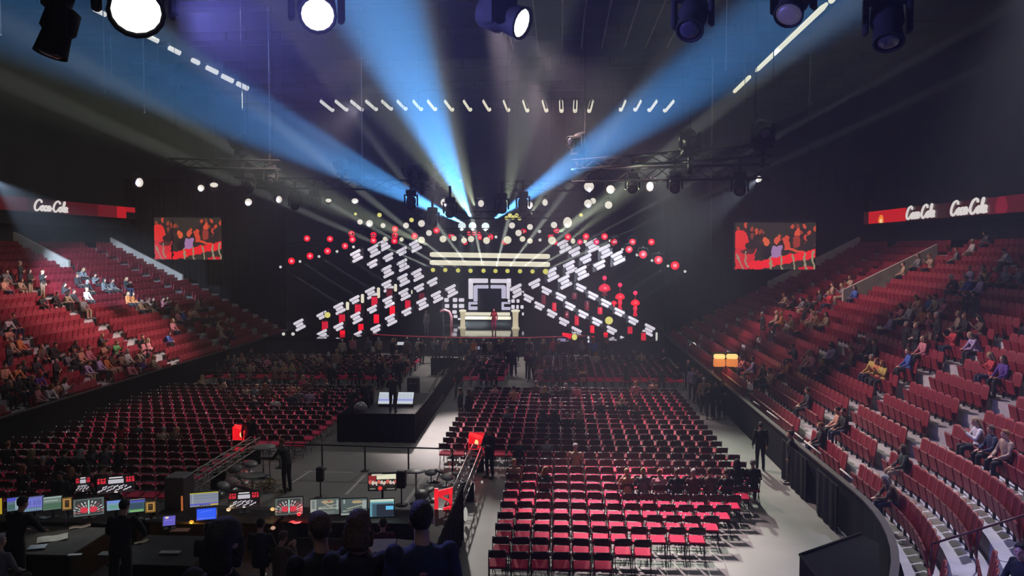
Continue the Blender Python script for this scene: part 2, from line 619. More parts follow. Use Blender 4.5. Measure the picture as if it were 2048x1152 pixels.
# ------------------------------------------------------------------ slatted light panels of the two wings
def panel_proto(rise, nb):
    t = thing('slatted_light', 'x', 'light panel')
    s = 1 if rise else -1
    L, pit_ = .86, .25
    for k in range(nb):
        o = (k - (nb - 1) / 2) * pit_
        cx = -s * o * .35
        v = Vector((math.cos(R(27)), 0, s * math.sin(R(27)))) * (L / 2 - (.12 if k % 2 else 0))
        c = Vector((cx * -1, 0, -o * 1.0))
        mb = MB(); mb.tube([c - v, c - v * .9, c + v * .9, c + v], [.06, .112, .112, .06], 8)
        obj('light_slat', mb, G_LILAC, t)
    mb = MB()
    h = nb * pit_ / 2 + .05
    mb.prism([(-.5, -h - s * .2), (.5, -h + s * .2), (.5, h + s * .2), (-.5, h - s * .2)], .10, .18, Matrix(((1, 0, 0, 0), (0, 0, 1, 0), (0, 1, 0, 0), (0, 0, 0, 1))))
    obj('housing', mb, blackm, t)
    return t
PAN = {}
def panel(loc, rise, nb, lab, grp, sc=1., rz=0.):
    k = (rise, nb)
    if k not in PAN:
        t = panel_proto(rise, nb)
        PAN[k] = t
        t.location = loc; t['label'] = lab; t.scale = (sc,) * 3; t.rotation_euler = (0, 0, rz)
        KIDS[k] = tree(t)
    else:
        t = copytree(PAN[k], loc, rz, lab, KIDS[k], sc)
    t['group'] = grp
    return t
LA = [(599, 650), (644, 631), (679, 617), (710, 600), (742, 586), (775, 572)]
LB = [(646, 671), (678, 654), (713, 636), (745, 619), (777, 604), (809, 589), (839, 576)]
LC = [(716, 674), (752, 658), (782, 640), (814, 624), (845, 608), (874, 594)]
RA = [(1161, 576), (1185, 592), (1211, 607), (1238, 625), (1265.5, 642), (1297.5, 660)]
RB = [(1092, 582), (1120.5, 594), (1139, 612.5), (1165.5, 629), (1193, 644), (1222.5, 661), (1249, 682)]
RCc = [(1056, 597), (1078, 612.5), (1103, 628), (1127, 644), (1152, 662.5), (1184, 682)]
def dl(px, off):
    return 58 + 10 * (px - 599) / 275 + off
def dr(px, off):
    return 58 + 10 * (1298 - px) / 242 + off
for side, arms in (('left', (LA, LB, LC)), ('right', (RA, RB, RCc))):
    for ai, arm in enumerate(arms):
        rank = ('upper', 'middle', 'lower')[ai]
        pts = []
        arm = sorted(arm, key=lambda q: -q[1])
        for i, (px, py) in enumerate(arm):
            d = (dl if side == 'left' else dr)(px, -1.3 * ai)
            p = P(px, py, d)
            pts.append(p)
            panel(p, side == 'left', (3, 2, 3, 2, 3, 3, 2)[i] if side == 'left' else (3 if ai == 0 and i < 1 else 2), f'white slatted light panel, {nth(i + 1)} from the bottom of the {side} wing\'s {rank} ramp', 'light panels on the stage ramps', d / 62)
        # the black ramp that carries them
        mb = MB()
        tops = [pts[0] + (pts[0] - pts[1]) * .6] + pts + [pts[-1] + (pts[-1] - pts[-2]) * .4]
        for i in range(len(tops) - 1):
            a, b = tops[i], tops[i + 1]
            vs = []
            for y in (.35, .75):
                vs += [(a.x, a.y + y, 1.505), (b.x, b.y + y, 1.505), (b.x, b.y + y, max(1.6, b.z - .2)), (a.x, a.y + y, max(1.6, a.z - .2))]
            mb.add(vs, [(0, 1, 2, 3), (7, 6, 5, 4), (3, 2, 6, 7), (0, 3, 7, 4), (1, 5, 6, 2)])
        tag(obj('stage_ramp', mb, black), f'{rank} black sloping ramp of the {side} stage wing under its light panels', 'stage ramp')
UL = [[(713, 512), (745.5, 528), (775, 543), (807, 560)], [(748, 502), (777, 515), (806, 530.5), (835, 550), (865.5, 564.5), (903, 582)], [(768, 490), (804, 503)], [(831, 492)]]
UR = [[(1236, 516), (1200, 530.5), (1164, 546), (1130, 564)], [(1211, 503), (1172.5, 518), (1140.5, 535), (1104, 549), (1070, 568), (1034, 582)], [(1185, 492), (1150, 504)], [(1128, 492)]]
for side, arms in (('left', UL), ('right', UR)):
    for ai, arm in enumerate(arms):
        rank = ('first', 'second', 'third', 'fourth')[ai]
        pts = []
        for i, (px, py) in enumerate(arm):
            d = 68 - 8 * ((903 - px) / 190 if side == 'left' else (px - 1034) / 202) + 1.0 * ai
            p = P(px, py, d)
            pts.append(p)
            panel(p, True, (3, 2, 3, 3, 2, 3)[i], f'hanging light panel, {nth(i + 1)} down the {rank} outer string of the {side} wing', 'light panels hanging over the stage wings', d / 62 * (1.05 if side == 'left' else 1.15))
        if len(pts) > 1:
            mb = MB()
            for dz in (-.18, .18):
                mb.tube([p + Vector((0, .4, dz)) for p in pts], .03, 5)
            for i in range(len(pts) - 1):
                for q in range(6):
                    a = pts[i].lerp(pts[i + 1], q / 6) + Vector((0, .4, -.18 if q % 2 else .18))
                    b = pts[i].lerp(pts[i + 1], (q + 1) / 6) + Vector((0, .4, .18 if q % 2 else -.18))
                    mb.tube([a, b], .015, 4)
            for q in (pts[0], pts[-1]):
                mb.tube([q + Vector((0, .4, 0)), (q.x, q.y + .4, 24)], .012, 4)
            tag(obj('hanging_ladder_truss', mb, blackm), f'thin black truss behind the {rank} outer string of panels on the {side} wing', 'truss')

# ------------------------------------------------------------------ red glowing drums under the ramp panels
def drum_proto():
    t = thing('red_drum', 'x', 'stage lantern')
    mb = MB(); mb.lathe([(.40, 0), (.44, .08), (.44, .9), (.40, .98)], 14); obj('shade', mb, G_DRED, t)
    mb = MB(); mb.lathe([(.46, .98), (.46, 1.06), (.2, 1.08)], 14); mb.lathe([(.46, -.06), (.46, 0), (.2, 0)], 14); obj('rim', mb, blackm, t)
    return t
DRUM = None
bright = glow('drum_bright', c8(250, 20, 45), 1.)
mid = glow('drum_mid', c8(205, 24, 52), 1.)
dim = glow('drum_dim', c8(96, 16, 32), 1.)
redL = [(650, 642, 664, 1), (684, 628, 648, 1), (684, 660, 678, 2), (716, 608, 627, 1), (721, 647, 666, 2), (749, 593, 612, 1), (752, 628, 646, 2), (779, 578, 593, 0), (784, 611, 631, 2), (815, 600, 617, 1), (843, 586, 601, 0)]
redR = [(1088, 589, 608, 0), (1109, 605, 622, 1), (1154, 630, 650, 1), (1185, 650, 672, 2), (1212, 664, 687, 2), (1174, 603, 620, 0), (1200, 614, 628, 1), (1260, 653, 667, 1), (1287, 665, 681, 1), (1134, 622, 636, 0), (1149, 586, 598, 0)]
for side, L in (('left', redL), ('right', redR)):
    L = sorted(L)
    for i, (px, y0, y1, b) in enumerate(L):
        d = (dl if side == 'left' else dr)(px, -1.0)
        a, q = P(px, y1, d), P(px, y0, d)
        lab = f'red glowing drum lantern, {nth(i + 1)} counted from the left on the {side} stage wing'
        sc = (q.z - a.z)
        if DRUM is None:
            DRUM = drum_proto(); KIDS['drum'] = tree(DRUM)
            t = DRUM; t.location = (a.x, d, a.z); t['label'] = lab; t['group'] = 'red drums on the stage wings'
        else:
            t = copytree(DRUM, (a.x, d, a.z), 0, lab, KIDS['drum'])
        w = (12.5 if side == 'left' else 9.5) * d / 1600 / .88
        t.scale = (w, w, sc)
        for c in t.children:
            if c.name.startswith('shade'):
                c.material_slots[0].link = 'OBJECT'
                c.material_slots[0].material = (dim, mid, bright)[b]
# red finial lamps on the right wing
for i, (px, yb, yd, w, tail) in enumerate(((1209, 556, 577, 24, 0), (1240, 570, 594, 19, 1), (1270.5, 586, 606, 18, 1), (1228, 597, 606, 11, 1))):
    d = 63.0
    k = d / 1600
    p = P(px, yd, d)
    t = thing('red_urn_lamp', ('wide red domed lamp with a ball finial, leftmost above the right ramp', 'middle red urn lamp with a ball finial above the right ramp', 'outermost red urn lamp with a ball finial above the right ramp', 'small red urn lamp without a ball in front of the middle one')[i], 'stage lantern', p)
    r = w / 2 * k
    mb = MB(); mb.lathe([(r * .5, -r * .5), (r * .95, -r * .3), (r, 0), (r * .8, r * .45), (r * .3, r * .75), (.04, r * .8)], 16); obj('dome', mb, mid if i == 0 else bright, t)
    if i < 3:
        hb = (yd - yb) * k
        mb = MB(); mb.ell((0, 0, hb), 4.4 * k, 12, 8); obj('finial_ball', mb, glow('finial', c8(250, 40, 90), 1.), t)
        mb = MB(); mb.tube([(0, 0, r * .7), (0, 0, hb)], .035, 6); obj('rod', mb, dim, t)
    mb = MB(); L = (26 if tail else 14) * k
    mb.lathe([(r * .35, -r * .5), (r * .5, -L * .5), (r * .3, -L * .62), (r * .5, -L)], 12); obj('stem', mb, dim if i == 0 else mid, t)
    mb = MB(); mb.box((0, 0, -L - (p.z - L - 1.5) / 2), (.12, .12, max(.05, p.z - L - 1.5))); obj('post', mb, blackm, t)
# white upright tube at the outer end of the right wing
a, b = P(1313, 690, 57.5), P(1313, 665, 57.5)
t = thing('light_tube', 'short upright white light tube at the outer foot of the right wing', 'light tube', a)
mb = MB(); mb.tube([(0, 0, 0), (0, 0, b.z - a.z)], .07, 8); mb.ell((0, 0, -.02), .14); obj('glowing_tube', mb, G_GREY, t)
mb = MB(); mb.box((0, .12, -.2), (.3, .2, a.z * 1.0)); obj('stand', mb, blackm, t)
# upright white tubes along the left ramp edge
for i, (px, y0, y1) in enumerate(((695, 604, 620), (725, 588, 606), (757, 575, 596), (791, 568, 583), (822, 580, 596))):
    d = dl(px, -.4)
    a, b = P(px, y1, d), P(px, y0, d)
    mb = MB(); mb.tube([(0, 0, 0), (0, 0, .06), (0, 0, b.z - a.z - .06), (0, 0, b.z - a.z)], [.06, .13, .13, .06], 8)
    o = obj('light_tube', mb, G_CREAM, None, a)
    mb = MB(); mb.box((0, .2, -.3), (.1, .1, 1.)); obj('bracket', mb, blackm, o)
    tag(o, f'short upright light tube, {nth(i + 1)} from the bottom along the left ramp', 'light tube', 'upright tubes on the left ramp')
# ------------------------------------------------------------------ lamps of the rig
def par_proto(name, lens_m, core_m=None):
    """lens radius 1, shining along -Y"""
    t = thing(name, 'x', 'stage lamp')
    Mx = Matrix.Rotation(R(-90), 4, 'X')
    mb = MB()
    M2 = Matrix.Rotation(R(90), 4, 'X')          # z -> -y
    mb.lathe([(.45, -1.5), (.8, -1.35), (.95, -.7), (1.08, -.1), (1.12, .05), (1.0, .05), (.98, -.02)], 16, M2); obj('housing', mb, blackm, t)
    mb = MB(); mb.lathe([(1.0, -.02), (.8, .05), (.4, .1), (.05, .12)], 18, M2); obj('lens', mb, lens_m, t)
    if core_m:
        mb = MB(); mb.lathe([(.46, .09), (.3, .14), (.04, .17)], 14, M2); obj('lens_core', mb, core_m, t)['label'] = 'pale hot centre of the lens'
    mb = MB(); mb.tube([(-1.25, .6, 0), (-1.25, .6, .9), (-1.1, .6, 1.6), (1.1, .6, 1.6), (1.25, .6, .9), (1.25, .6, 0)], .12, 6)
    mb.box((0, .6, 1.85), (.4, .4, .5)); obj('yoke', mb, blackm, t)
    return t
PROTO = {}
def par(kind, px, py, d, rpx, lab, grp, ell=0., tilt=0.):
    """a lamp seen at px, py; rpx is the lens radius; ell turns it aside, tilt up or down"""
    mats_ = {'white': (G_WARM, None), 'red': (G_RED, G_PINK), 'cream': (G_CREAM, None), 'yellow': (G_YEL, None), 'olive': (G_OLIVE, None), 'teal': (G_TEAL, None), 'dot': (G_GREY, None), 'pinkred': (glow('rose', c8(240, 30, 95), 1.), G_PINK)}
    p = P(px, py, d)
    to = (EYE - p).normalized()
    rz = math.atan2(to.x, -to.y) + R(ell)
    rx = -math.asin(max(-1, min(1, to.z))) * 1. + R(tilt)
    nm = {'white': 'white_spotlight', 'red': 'red_spotlight', 'cream': 'cream_spotlight', 'yellow': 'yellow_spotlight', 'olive': 'yellow_spotlight', 'teal': 'white_spotlight', 'dot': 'pin_spotlight', 'pinkred': 'red_spotlight'}[kind]
    if kind not in PROTO:
        t = par_proto(nm, *mats_[kind])
        PROTO[kind] = (t, tree(t))
        t['label'] = lab
    else:
        t = copytree(PROTO[kind][0], p, 0, lab, PROTO[kind][1])
    t.location = p
    t.rotation_euler = (rx, 0, rz)
    t.scale = (rpx * d / 1600,) * 3
    t['group'] = grp
    return p
def row(kind, L, d, rpx, what, grp):
    """a list of lamps of one look; labels count them from the left"""
    L = sorted(L)
    out = []
    for i, q in enumerate(L):
        px, py = q[0], q[1]
        r = q[2] if len(q) > 2 else rpx
        out.append(par(kind, px, py, d + (q[5] if len(q) > 5 else 0), r, f'{what}, {nth(i + 1)} from the left', grp, q[3] if len(q) > 3 else 0, q[4] if len(q) > 4 else 0))
    return out
row('olive', [(866, 540), (890.5, 540), (916, 541), (941, 541.5), (967, 541.5), (991, 542), (1015, 542), (1040, 542.5), (1065, 543), (1091, 543, 5.5)], 66, 4.4, 'small yellow lamp in the row under the long light tubes', 'yellow lamps under the tubes')
row('teal', [(924, 452), (945, 452), (971, 453)], 62, 8, 'large white lamp of the three above centre stage', 'three large lamps above centre stage')
row('cream', [(770, 478, 4.6), (803, 479, 4.4), (843, 480, 7), (886, 478, 7), (908, 477, 5.5), (928, 481, 6), (942, 478, 6.5), (973, 481, 7), (1015, 480, 8), (1045, 478, 5.8), (1060, 482, 5.6), (1104, 481, 8), (1146, 482, 5.6, 35), (1170, 482, 5, 35)], 63, 6, 'cream lamp in the low row over the stage', 'cream lamps in the low row')
row('white', [(720, 444), (739, 447, 7), (766, 451, 5), (812, 451, 6), (843, 447, 7), (858, 466, 6), (1024, 451, 6.2), (1060, 454, 6), (1037, 466, 6.5), (1108, 450, 6.5), (1135, 445, 11, 35)], 60, 5.5, 'white lamp in the middle row over the stage', 'white lamps in the middle row')
row('white', [(497, 404, 7), (558, 399, 7.5, 38), (627, 407, 6), (657, 401, 6, 0, -48), (710, 402, 7, 0, -40), (889, 405, 8), (962, 407, 7, 30), (1059, 410, 7), (1090, 405, 6.8, -35), (1176, 407, 8), (1217, 410, 7.6), (1186, 402, 6)], 52, 6.5, 'white lamp hanging under the front truss', 'white lamps on the front truss')
row('white', [(402, 376, 6.5), (428, 370, 8, 0, -50), (500, 371, 8, 0, -60), (1178, 373, 10), (1221, 379, 8.5), (1300, 373, 9.5, -40)], 48, 7, 'white lamp along the top of the front truss', 'white lamps on the upper front truss')
par('white', 279, 365, 44, 9.5, 'white lamp alone on the left, throwing a purple beam', 'lone lamps at the sides', 40)
par('white', 1518, 358, 40, 6, 'white lamp alone on the right, throwing a grey beam down', 'lone lamps at the sides', -30)
row('red', [(614, 477), (660, 478), (703, 468), (747, 470), (790, 471), (829, 472), (873, 461), (790, 458)], 61, 6.4, 'red lamp in the upper string left of centre', 'red lamps in the upper left string')
row('red', [(705, 479), (690, 492), (655, 502, 7), (620, 512, 7), (583, 522, 7), (747, 481), (789, 482)], 60, 6.4, 'red lamp in the lower string left of centre', 'red lamps in the lower left string')
row('red', [(903, 472), (938, 467, 4.5), (948, 467, 4.5), (958, 468, 4.5), (960, 475, 5), (981, 474), (1011, 483, 7), (1047, 463), (1102, 474), (1113, 461), (930, 485, 5), (1110, 485, 5)], 64, 6.2, 'red lamp behind the cream row over centre stage', 'red lamps over centre stage')
row('red', [(1136, 474), (1172, 473), (1209, 473), (1228, 484), (1265, 484), (1303, 484)], 61, 6.6, 'red lamp in the upper string right of centre', 'red lamps in the upper right string')
row('pinkred', [(1160, 484, 5.5), (1193, 484, 5.5)], 61, 6, 'rose lamp among the red ones right of centre', 'rose lamps')
row('red', [(1258, 499, 7), (1286, 509, 8), (1317, 520, 8.2), (1350, 531, 8.6)], 59, 8, 'large red lamp stepping down the right wing', 'red lamps stepping down the right wing')
row('dot', [(561, 534), (600, 523), (638, 513), (674, 503), (707, 494)], 60, 2.8, 'pin lamp with a thin beam beside the left red string', 'pin lamps at the left')
row('dot', [(1245, 499), (1274, 510), (1304, 521), (1336, 532), (1370, 543)], 60, 2.8, 'pin lamp with a thin beam beside the right red string', 'pin lamps at the right')
row('dot', [(1011 - 19, 474, 3), (1079, 463, 3.4), (1080, 480, 3.2), (927, 475, 2.5)], 63, 3, 'pin lamp among the cream lamps over the stage', 'pin lamps over the stage')
row('yellow', [(759, 430, 4.6), (823, 440, 4.6), (711, 428, 3), (847, 343, 3), (1162, 430, 3.6)], 56, 4, 'small yellow lamp high in the rig', 'small yellow lamps in the rig')
row('yellow', [(1013, 436, 4), (1020, 431, 4.4), (1026, 435, 4.4), (1033, 431, 4.4), (1039, 437, 4)], 58, 4, 'yellow lamp of the tight cluster right of centre', 'yellow lamp cluster')
par('yellow', 1218, 641, 57, 8, 'large yellow lamp on the right stage wing', 'yellow lamps on the wings')
par('yellow', 655, 630, 57, 6, 'yellow lamp at the outer edge of the left wing', 'yellow lamps on the wings')
par('yellow', 1149, 674, 57, 6.5, 'yellow lamp with a red tail at the stage front, right of centre', 'yellow lamps on the wings', 30)
mb = MB(); mb.tube([P(1125, 668, 57.3), P(1143, 673, 57.1)], [.1, .2], 8); tag(obj('red_lamp_tube', mb, G_RED), 'short red glowing tube beside the yellow lamp at the stage front', 'lamp')
row('dot', [(567, 668, 3.4), (586, 668, 3.6), (1386, 691, 6.5), (1399, 699, 4), (1407, 690, 4), (1415, 700, 5), (1313, 712, 4), (1480, 724, 5), (1424, 722, 2.5)], 57, 3, 'small work lamp at floor level beyond the seats', 'floor work lamps')

# ------------------------------------------------------------------ trusses
def truss(a, b, w=.5, seg=1.0, r=.035, m=None, name='lighting_truss', lab='x', cat='truss', hang=True):
    a, b = Vector(a), Vector(b)
    v = b - a
    n = max(2, int(v.length / seg))
    side = v.cross(Vector((0, 0, 1))).normalized() * w / 2
    up = Vector((0, 0, w / 2))
    t = thing(name, lab, cat, a)
    mb = MB()
    cs = [side + up, -side + up, -side - up, side - up]
    for c in cs:
        mb.tube([c, v + c], r, 5)
    obj('chords', mb, m or rigm, t)
    mb = MB()
    for i in range(n):
        p, q = v * (i / n), v * ((i + 1) / n)
        for k in range(4):
            c0, c1 = cs[k], cs[(k + 1) % 4]
            mb.tube([p + (c0 if i % 2 else c1), q + (c1 if i % 2 else c0)], r * .6, 4)
    obj('lacing', mb, m or rigm, t)
    if hang:
        for i, f in enumerate((.06, .94)):
            mb = MB(); mb.tube([v * f + up, v * f + Vector((0, 0, 24 - (a + v * f).z))], .012, 4); obj('hanging_cable', mb, rigm, t)
    return t
truss(P(470, 365, 50), P(905, 372, 53), .62, 1., .05, lab='long black front truss left of centre, carrying the white lamps')
truss(P(1005, 372, 53), P(1170, 372, 53), .62, 1., .05, lab='short black truss right of centre crossing the blue beam')
truss(P(1150, 352, 47), P(1535, 342, 40), .7, 1., .05, lab='heavy black truss on the right reaching to the lone lamp')
truss(P(1150, 330, 46), P(1540, 300, 37), .5, 1., .045, lab='upper black truss on the right above the heavy one')
truss(P(340, 326, 45), P(560, 330, 46), .5, 1., .045, lab='upper black truss on the left above the front truss')
truss(P(820, 430, 58), P(1120, 430, 58), .5, .9, .04, lab='short truss across the stage above the large lamps')
truss(P(700, 462, 62), P(1200, 462, 62), .4, .9, .035, lab='low truss across the stage between the lamp rows')
truss(P(560, 494, 61.5), P(740, 472, 62.5), .3, .8, .03, lab='sloping truss of the red string on the left wing')
truss(P(1215, 480, 61), P(1372, 530, 60.5), .3, .8, .03, lab='sloping truss of the red lamps on the right wing')
truss(P(-40, -95, 14), P(2090, -100, 14), .5, .7, .03, lab='near truss overhead, along the top edge of the view')

# ------------------------------------------------------------------ moving heads
def head_proto():
    t = thing('moving_head_spotlight', 'x', 'stage lamp')
    mb = MB(); mb.rbox((0, 0, 0), (.42, .34, .22), .04); mb.box((0, 0, .3), (.1, .1, .5)); obj('base', mb, rigm, t)
    mb = MB()
    for s in (-1, 1):
        mb.rbox((s * .25, 0, -.30), (.07, .16, .46), .02)
    mb.rbox((0, 0, -.13), (.54, .2, .06), .02); obj('yoke', mb, rigm, t)
    return t
HEAD = head_proto()
def moving_head(p, to, lab, lens=None, sc=1., up=False, grp='moving heads'):
    """a moving head whose barrel points towards «to»"""
    global HEAD
    p = Vector(p)
    if HEAD.get('used'):
        t = copytree(HEAD, p, 0, lab, KIDS['head'])
    else:
        KIDS['head'] = tree(HEAD); t = HEAD; t['used'] = 1; t.location = p; t['label'] = lab
    v = (Vector(to) - p).normalized()
    rz = math.atan2(v.x, -v.y)
    t.rotation_euler = (math.pi if up else 0, 0, rz if not up else rz + math.pi)
    t.scale = (sc,) * 3
    t['group'] = grp
    # barrel
    piv = Vector((0, 0, -.38))
    vl = Matrix.Rotation(t.rotation_euler.z, 3, 'Z') @ (Matrix.Rotation(math.pi if up else 0, 3, 'X'))
    w = vl.inverted() @ v
    q = Vector((0, 0, 1)).rotation_difference(w).to_matrix().to_4x4()
    M = Matrix.Translation(piv) @ q
    mb = MB(); mb.lathe([(.12, -.26), (.19, -.22), (.20, .02), (.16, .06), (.185, .30), (.19, .33), (.165, .33), (.16, .30)], 16, M); obj('barrel', mb, rigm, t)
    mb = MB(); mb.lathe([(.165, .30), (.1, .335), (.02, .34)], 16, M); obj('lens', mb, lens or mat('dark_glass', (.02, .02, .03), .08, 0, 0), t)
    return t
del_used = None
near = [(115, -8, 13.4, 1.45, (30, 260), None, 'dark unlit moving head hanging at the top left corner'),
        (268, -122, 13.6, 2.4, (290, 250), 'w', 'blazing white moving head near the top left, with a purple glow'),
        (632, -62, 14, 1.7, (668, 150), 'w', 'lit white moving head at the top, between the purple and the blue beam'),
        (1000, -36, 14, 1.5, (1104, -2), 's', 'moving head at the top centre, its lit lens seen edge-on'),
        (1386, -24, 14, 1.25, (1360, 90), None, 'dark moving head at the top, over the right blue beam'),
        (1588, -58, 14, 1.3, (1545, 60), 'd', 'large dark moving head at the top right beside the yellow strip lights'),
        (1776, -18, 14, 1.35, (1790, 200), None, 'rightmost dark moving head hanging at the top')]
for (px, py, d, sc, to, ln, lab) in near:
    p = P(px, py, d)
    tgt = P(to[0], to[1], 9.5 if ln == 'w' else (13.55 if ln == 's' else 13))
    moving_head(p, tgt, lab, {'w': glow('hot_white', (1, .98, .93), 1.3), 's': glow('hot_white', (1, .98, .93), 1.3), 'd': glow('dull_lilac', c8(60, 55, 80), 1.), None: None}[ln], sc, grp='moving heads on the near truss')
up = [(684, 340, 50), (825, 356, 53), (845, 352, 53), (875, 345, 53), (910, 352, 54), (1157, 300, 46), (1380, 300, 40), (483, 300, 46), (1525, 285, 38)]
for i, (px, py, d) in enumerate(sorted(up)):
    p = P(px, py + 5, d)
    tt = P(px - 26 if px < 1000 or px == 1157 else px + 6, py + 14, d - .5)
    moving_head(p, tt, f'dark moving head standing on a truss, {nth(i + 1)} from the left', None, 1.9 if px != 684 else 1.5, up=True, grp='moving heads standing on the trusses')
for i, (px, py, d) in enumerate(((590, 388, 51), (628, 386, 51), (822, 385, 48), (900, 400, 47), (1004, 392, 47), (1480, 350, 39), (540, 335, 46), (497, 352, 47), (1046, 388, 47), (865, 420, 48), (1265, 350, 45), (1350, 348, 43))):
    p = P(px, py, d)
    moving_head(p, P(px, py + 60, d - 3), f'dark moving head hanging under a truss, {nth(i + 1)} of those counted', None, 1.5, grp='moving heads hanging under the trusses')['label'] = \
        'dark unlit moving head hanging ' + ('beside the yellow blade of light on the left', 'above a white lamp of the front truss', 'under the front truss where the left blue beam passes', 'left of the steepest blue beam', 'between the two steep blue beams', 'beside the lone right lamp', 'under the upper left truss', 'over the two stacked left lamps', 'where the right blue beam crosses the truss', 'low at the left blue beam foot', 'under the heavy right truss, inner one', 'under the heavy right truss, middle one')[i]

# ------------------------------------------------------------------ roof lamps
def strip(a, b, r, lab, grp, g):
    a, b = Vector(a), Vector(b)
    v = b - a
    t = thing('strip_light', lab, 'ceiling lamp', a, 0, grp)
    mb = MB(); mb.tube([(0, 0, 0), v * .04, v * .96, v], [r * .6, r, r, r * .6], 8); obj('tube', mb, g, t)
    mb = MB(); mb.tube([Vector((0, 0, r * 1.3)), v + Vector((0, 0, r * 1.2))], r * .5, 6); obj('batten', mb, blackm, t)
    mb = MB(); mb.tube([v * .5 + Vector((0, 0, r)), v * .5 + Vector((0, 0, 24.0 - a.z))], .005, 4); obj('hanger', mb, rigm, t)
xs = [642, 672, 703, 733, 765, 796, 828, 857, 891, 929, 968, 1009, 1048, 1087, 1122, 1151, 1184, 1249, 1280, 1312, 1346]
dirs = [(24, 20), (22, 19), (22, 19), (20, 18), (18, 17), (16, 17), (15, 18), (14, 18), (14, 19), (12, 19), (11, 19), (8, 20), (7, 21), (6, 21), (1, 22), (-1, 22), (-6, 22), (-8, 19), (-10, 19), (-14, 20), (-17, 21)]
for i, (x, (dx, dy)) in enumerate(zip(xs, dirs)):
    d = 74
    strip(P(x, 202, d), P(x + dx, 202 + dy * .95, d - 2.4), .19, f'short cream roof lamp, {nth(i + 1)} from the left in the row across the hall', 'roof lamps across the hall', G_CREAM if i > 6 else G_GREY)
for i, (x, y, d) in enumerate(((200, 24, 40), (257, 53, 43), (305, 77, 46), (349, 101, 49), (391, 123, 52), (424, 140, 55), (455, 157, 58), (485, 172, 61))):
    k = .5 if i == 4 else 1
    p = P(x, y, d); 
    strip(P(x - 12 * k, y - 6 * k, d - .2), P(x + 12 * k, y + 6 * k, d + .4), .13 + .01 * i, f'short roof lamp, {nth(i + 1)} along the left side of the hall counted from the camera', 'roof lamps along the left', G_GREY)
g = glow('lime_white', c8(225, 222, 190), 1.)
for i, (a, b, da, db) in enumerate(((( 1672, -10), (1662, 2), 32.5, 33.6), ((1653, 8), (1512, 142), 34, 49), ((1500, 153), (1468, 184), 50.5, 55))):
    strip(P(*a, da), P(*b, db), .12, ('nearest short bit of yellowish strip light at the top right', 'long yellowish strip light running down the right side of the roof', 'farther short yellowish strip light on the right side')[i], 'strip lights along the right', g)

# ------------------------------------------------------------------ cables and rods that hang from the roof
cab = mat('pale_cable', (.30, .38, .42), .5, .2, .1)
for i, (px, y0, y1, d, r, lab) in enumerate(((2, -10, 70, 30, .025, 'at the left edge of the view'), (210, 55, 185, 36, .022, 'left of the pair near the left lamps'), (223, 40, 150, 36, .018, 'right of the pair near the left lamps'), (289, 62, 225, 36, .03, 'below the blazing lamp on the left'),
                                  (540, 195, 300, 50, .035, 'crossing the left blue beam'), (725, 322, 372, 50, .035, 'dropping to the front truss'), (1452, -10, 140, 36, .025, 'in front of the right blue beam'), (212 + 815, 300, 300, 50, .01, ''))):
    if not lab:
        continue
    a, b = P(px, y1, d), P(px, y0, d)
    mb = MB(); mb.tube([(0, 0, 0), (0, 0, max(24.0 - a.z, .5))], r, 6); mb.ell((0, 0, 0), r * 1.6, 6, 4)
    tag(obj('hanging_cable', mb, cab, None, a), f'thin pale hanging cable {lab}', 'cable', 'cables hanging from the roof')
for px, y1, d, lab in ((485, 275, 46, 'on the left, above the upright lamp'), (1545, 262, 38, 'on the right, beside the lone lamp'), (1420, 560, 52, 'right of the stage, beside the big screen'), (1380, 280, 40, 'above the right truss')):
    a = P(px, y1, d)
    mb = MB(); mb.tube([(0, 0, 0), (0, 0, 24 - a.z)], .025 if px != 1420 else .05, 6); mb.ell((0, 0, 0), .05, 6, 4)
    tag(obj('hanging_cable', mb, mat('dark_cable', (.05, .05, .055), .6, .2, .1), None, a), f'dark hanging cable {lab}', 'cable', 'cables hanging from the roof')
# ------------------------------------------------------------------ pictures
def heads(n, seed, y0=.1, y1=.55, col=(190, 72, 46)):
    rd = random.Random(seed)
    out = []
    for i in range(n):
        u, v = rd.random(), y0 + (y1 - y0) * rd.random()
        out.append(('e', u, v + .10, .045, .09, (46, 32, 32)))
        c = rd.choice([col, (150, 60, 40), (120, 58, 46), (70, 40, 36)])
        out.append(('e', u, v, .022, .055, c))
    return out
CROWD = [('r', 0, 0, 1, 1, (48, 42, 36))] + heads(40, 5, .05, .5) + [
    ('e', .06, .38, .10, .22, (222, 46, 44)), ('r', 0, .55, .26, 1, (206, 40, 48)), ('e', .2, .5, .08, .1, (48, 30, 30)), ('e', .16, .62, .09, .05, (80, 40, 40)),
    ('e', .38, .40, .035, .10, (214, 92, 54)), ('e', .40, .66, .07, .16, (30, 24, 28)), ('e', .53, .38, .035, .09, (208, 82, 56)), ('r', .455, .5, .585, .80, (160, 118, 166)),
    ('e', .64, .42, .045, .16, (206, 66, 44)), ('l', .64, .55, .82, .62, .03, (212, 74, 48)), ('e', .77, .22, .03, .09, (214, 80, 50)), ('e', .76, .40, .045, .14, (150, 52, 42)),
    ('e', .88, .32, .03, .08, (190, 60, 44)), ('e', .93, .45, .05, .2, (40, 32, 30)),
    ('l', .26, .92, 1., .66, .09, (236, 32, 42)), ('r', .8, .93, 1, 1, (200, 30, 44)), ('r', .5, .93, .8, 1, (50, 50, 44))] + [
    ('l', x, .78 - (x - .3) * .25, x + .02, 1., .012, (150, 136, 108)) for x in (.44, .58, .72, .86, .97)] + [('l', .02, .7, .1, 1, .012, (150, 130, 110)), ('l', .12, .62, .16, .95, .012, (150, 130, 110)), ('r', .26, 0, .28, 1, (20, 16, 16))]
CROWD_R = [p for p in CROWD if not (p[0] == 'r' and p[1] == .26)]
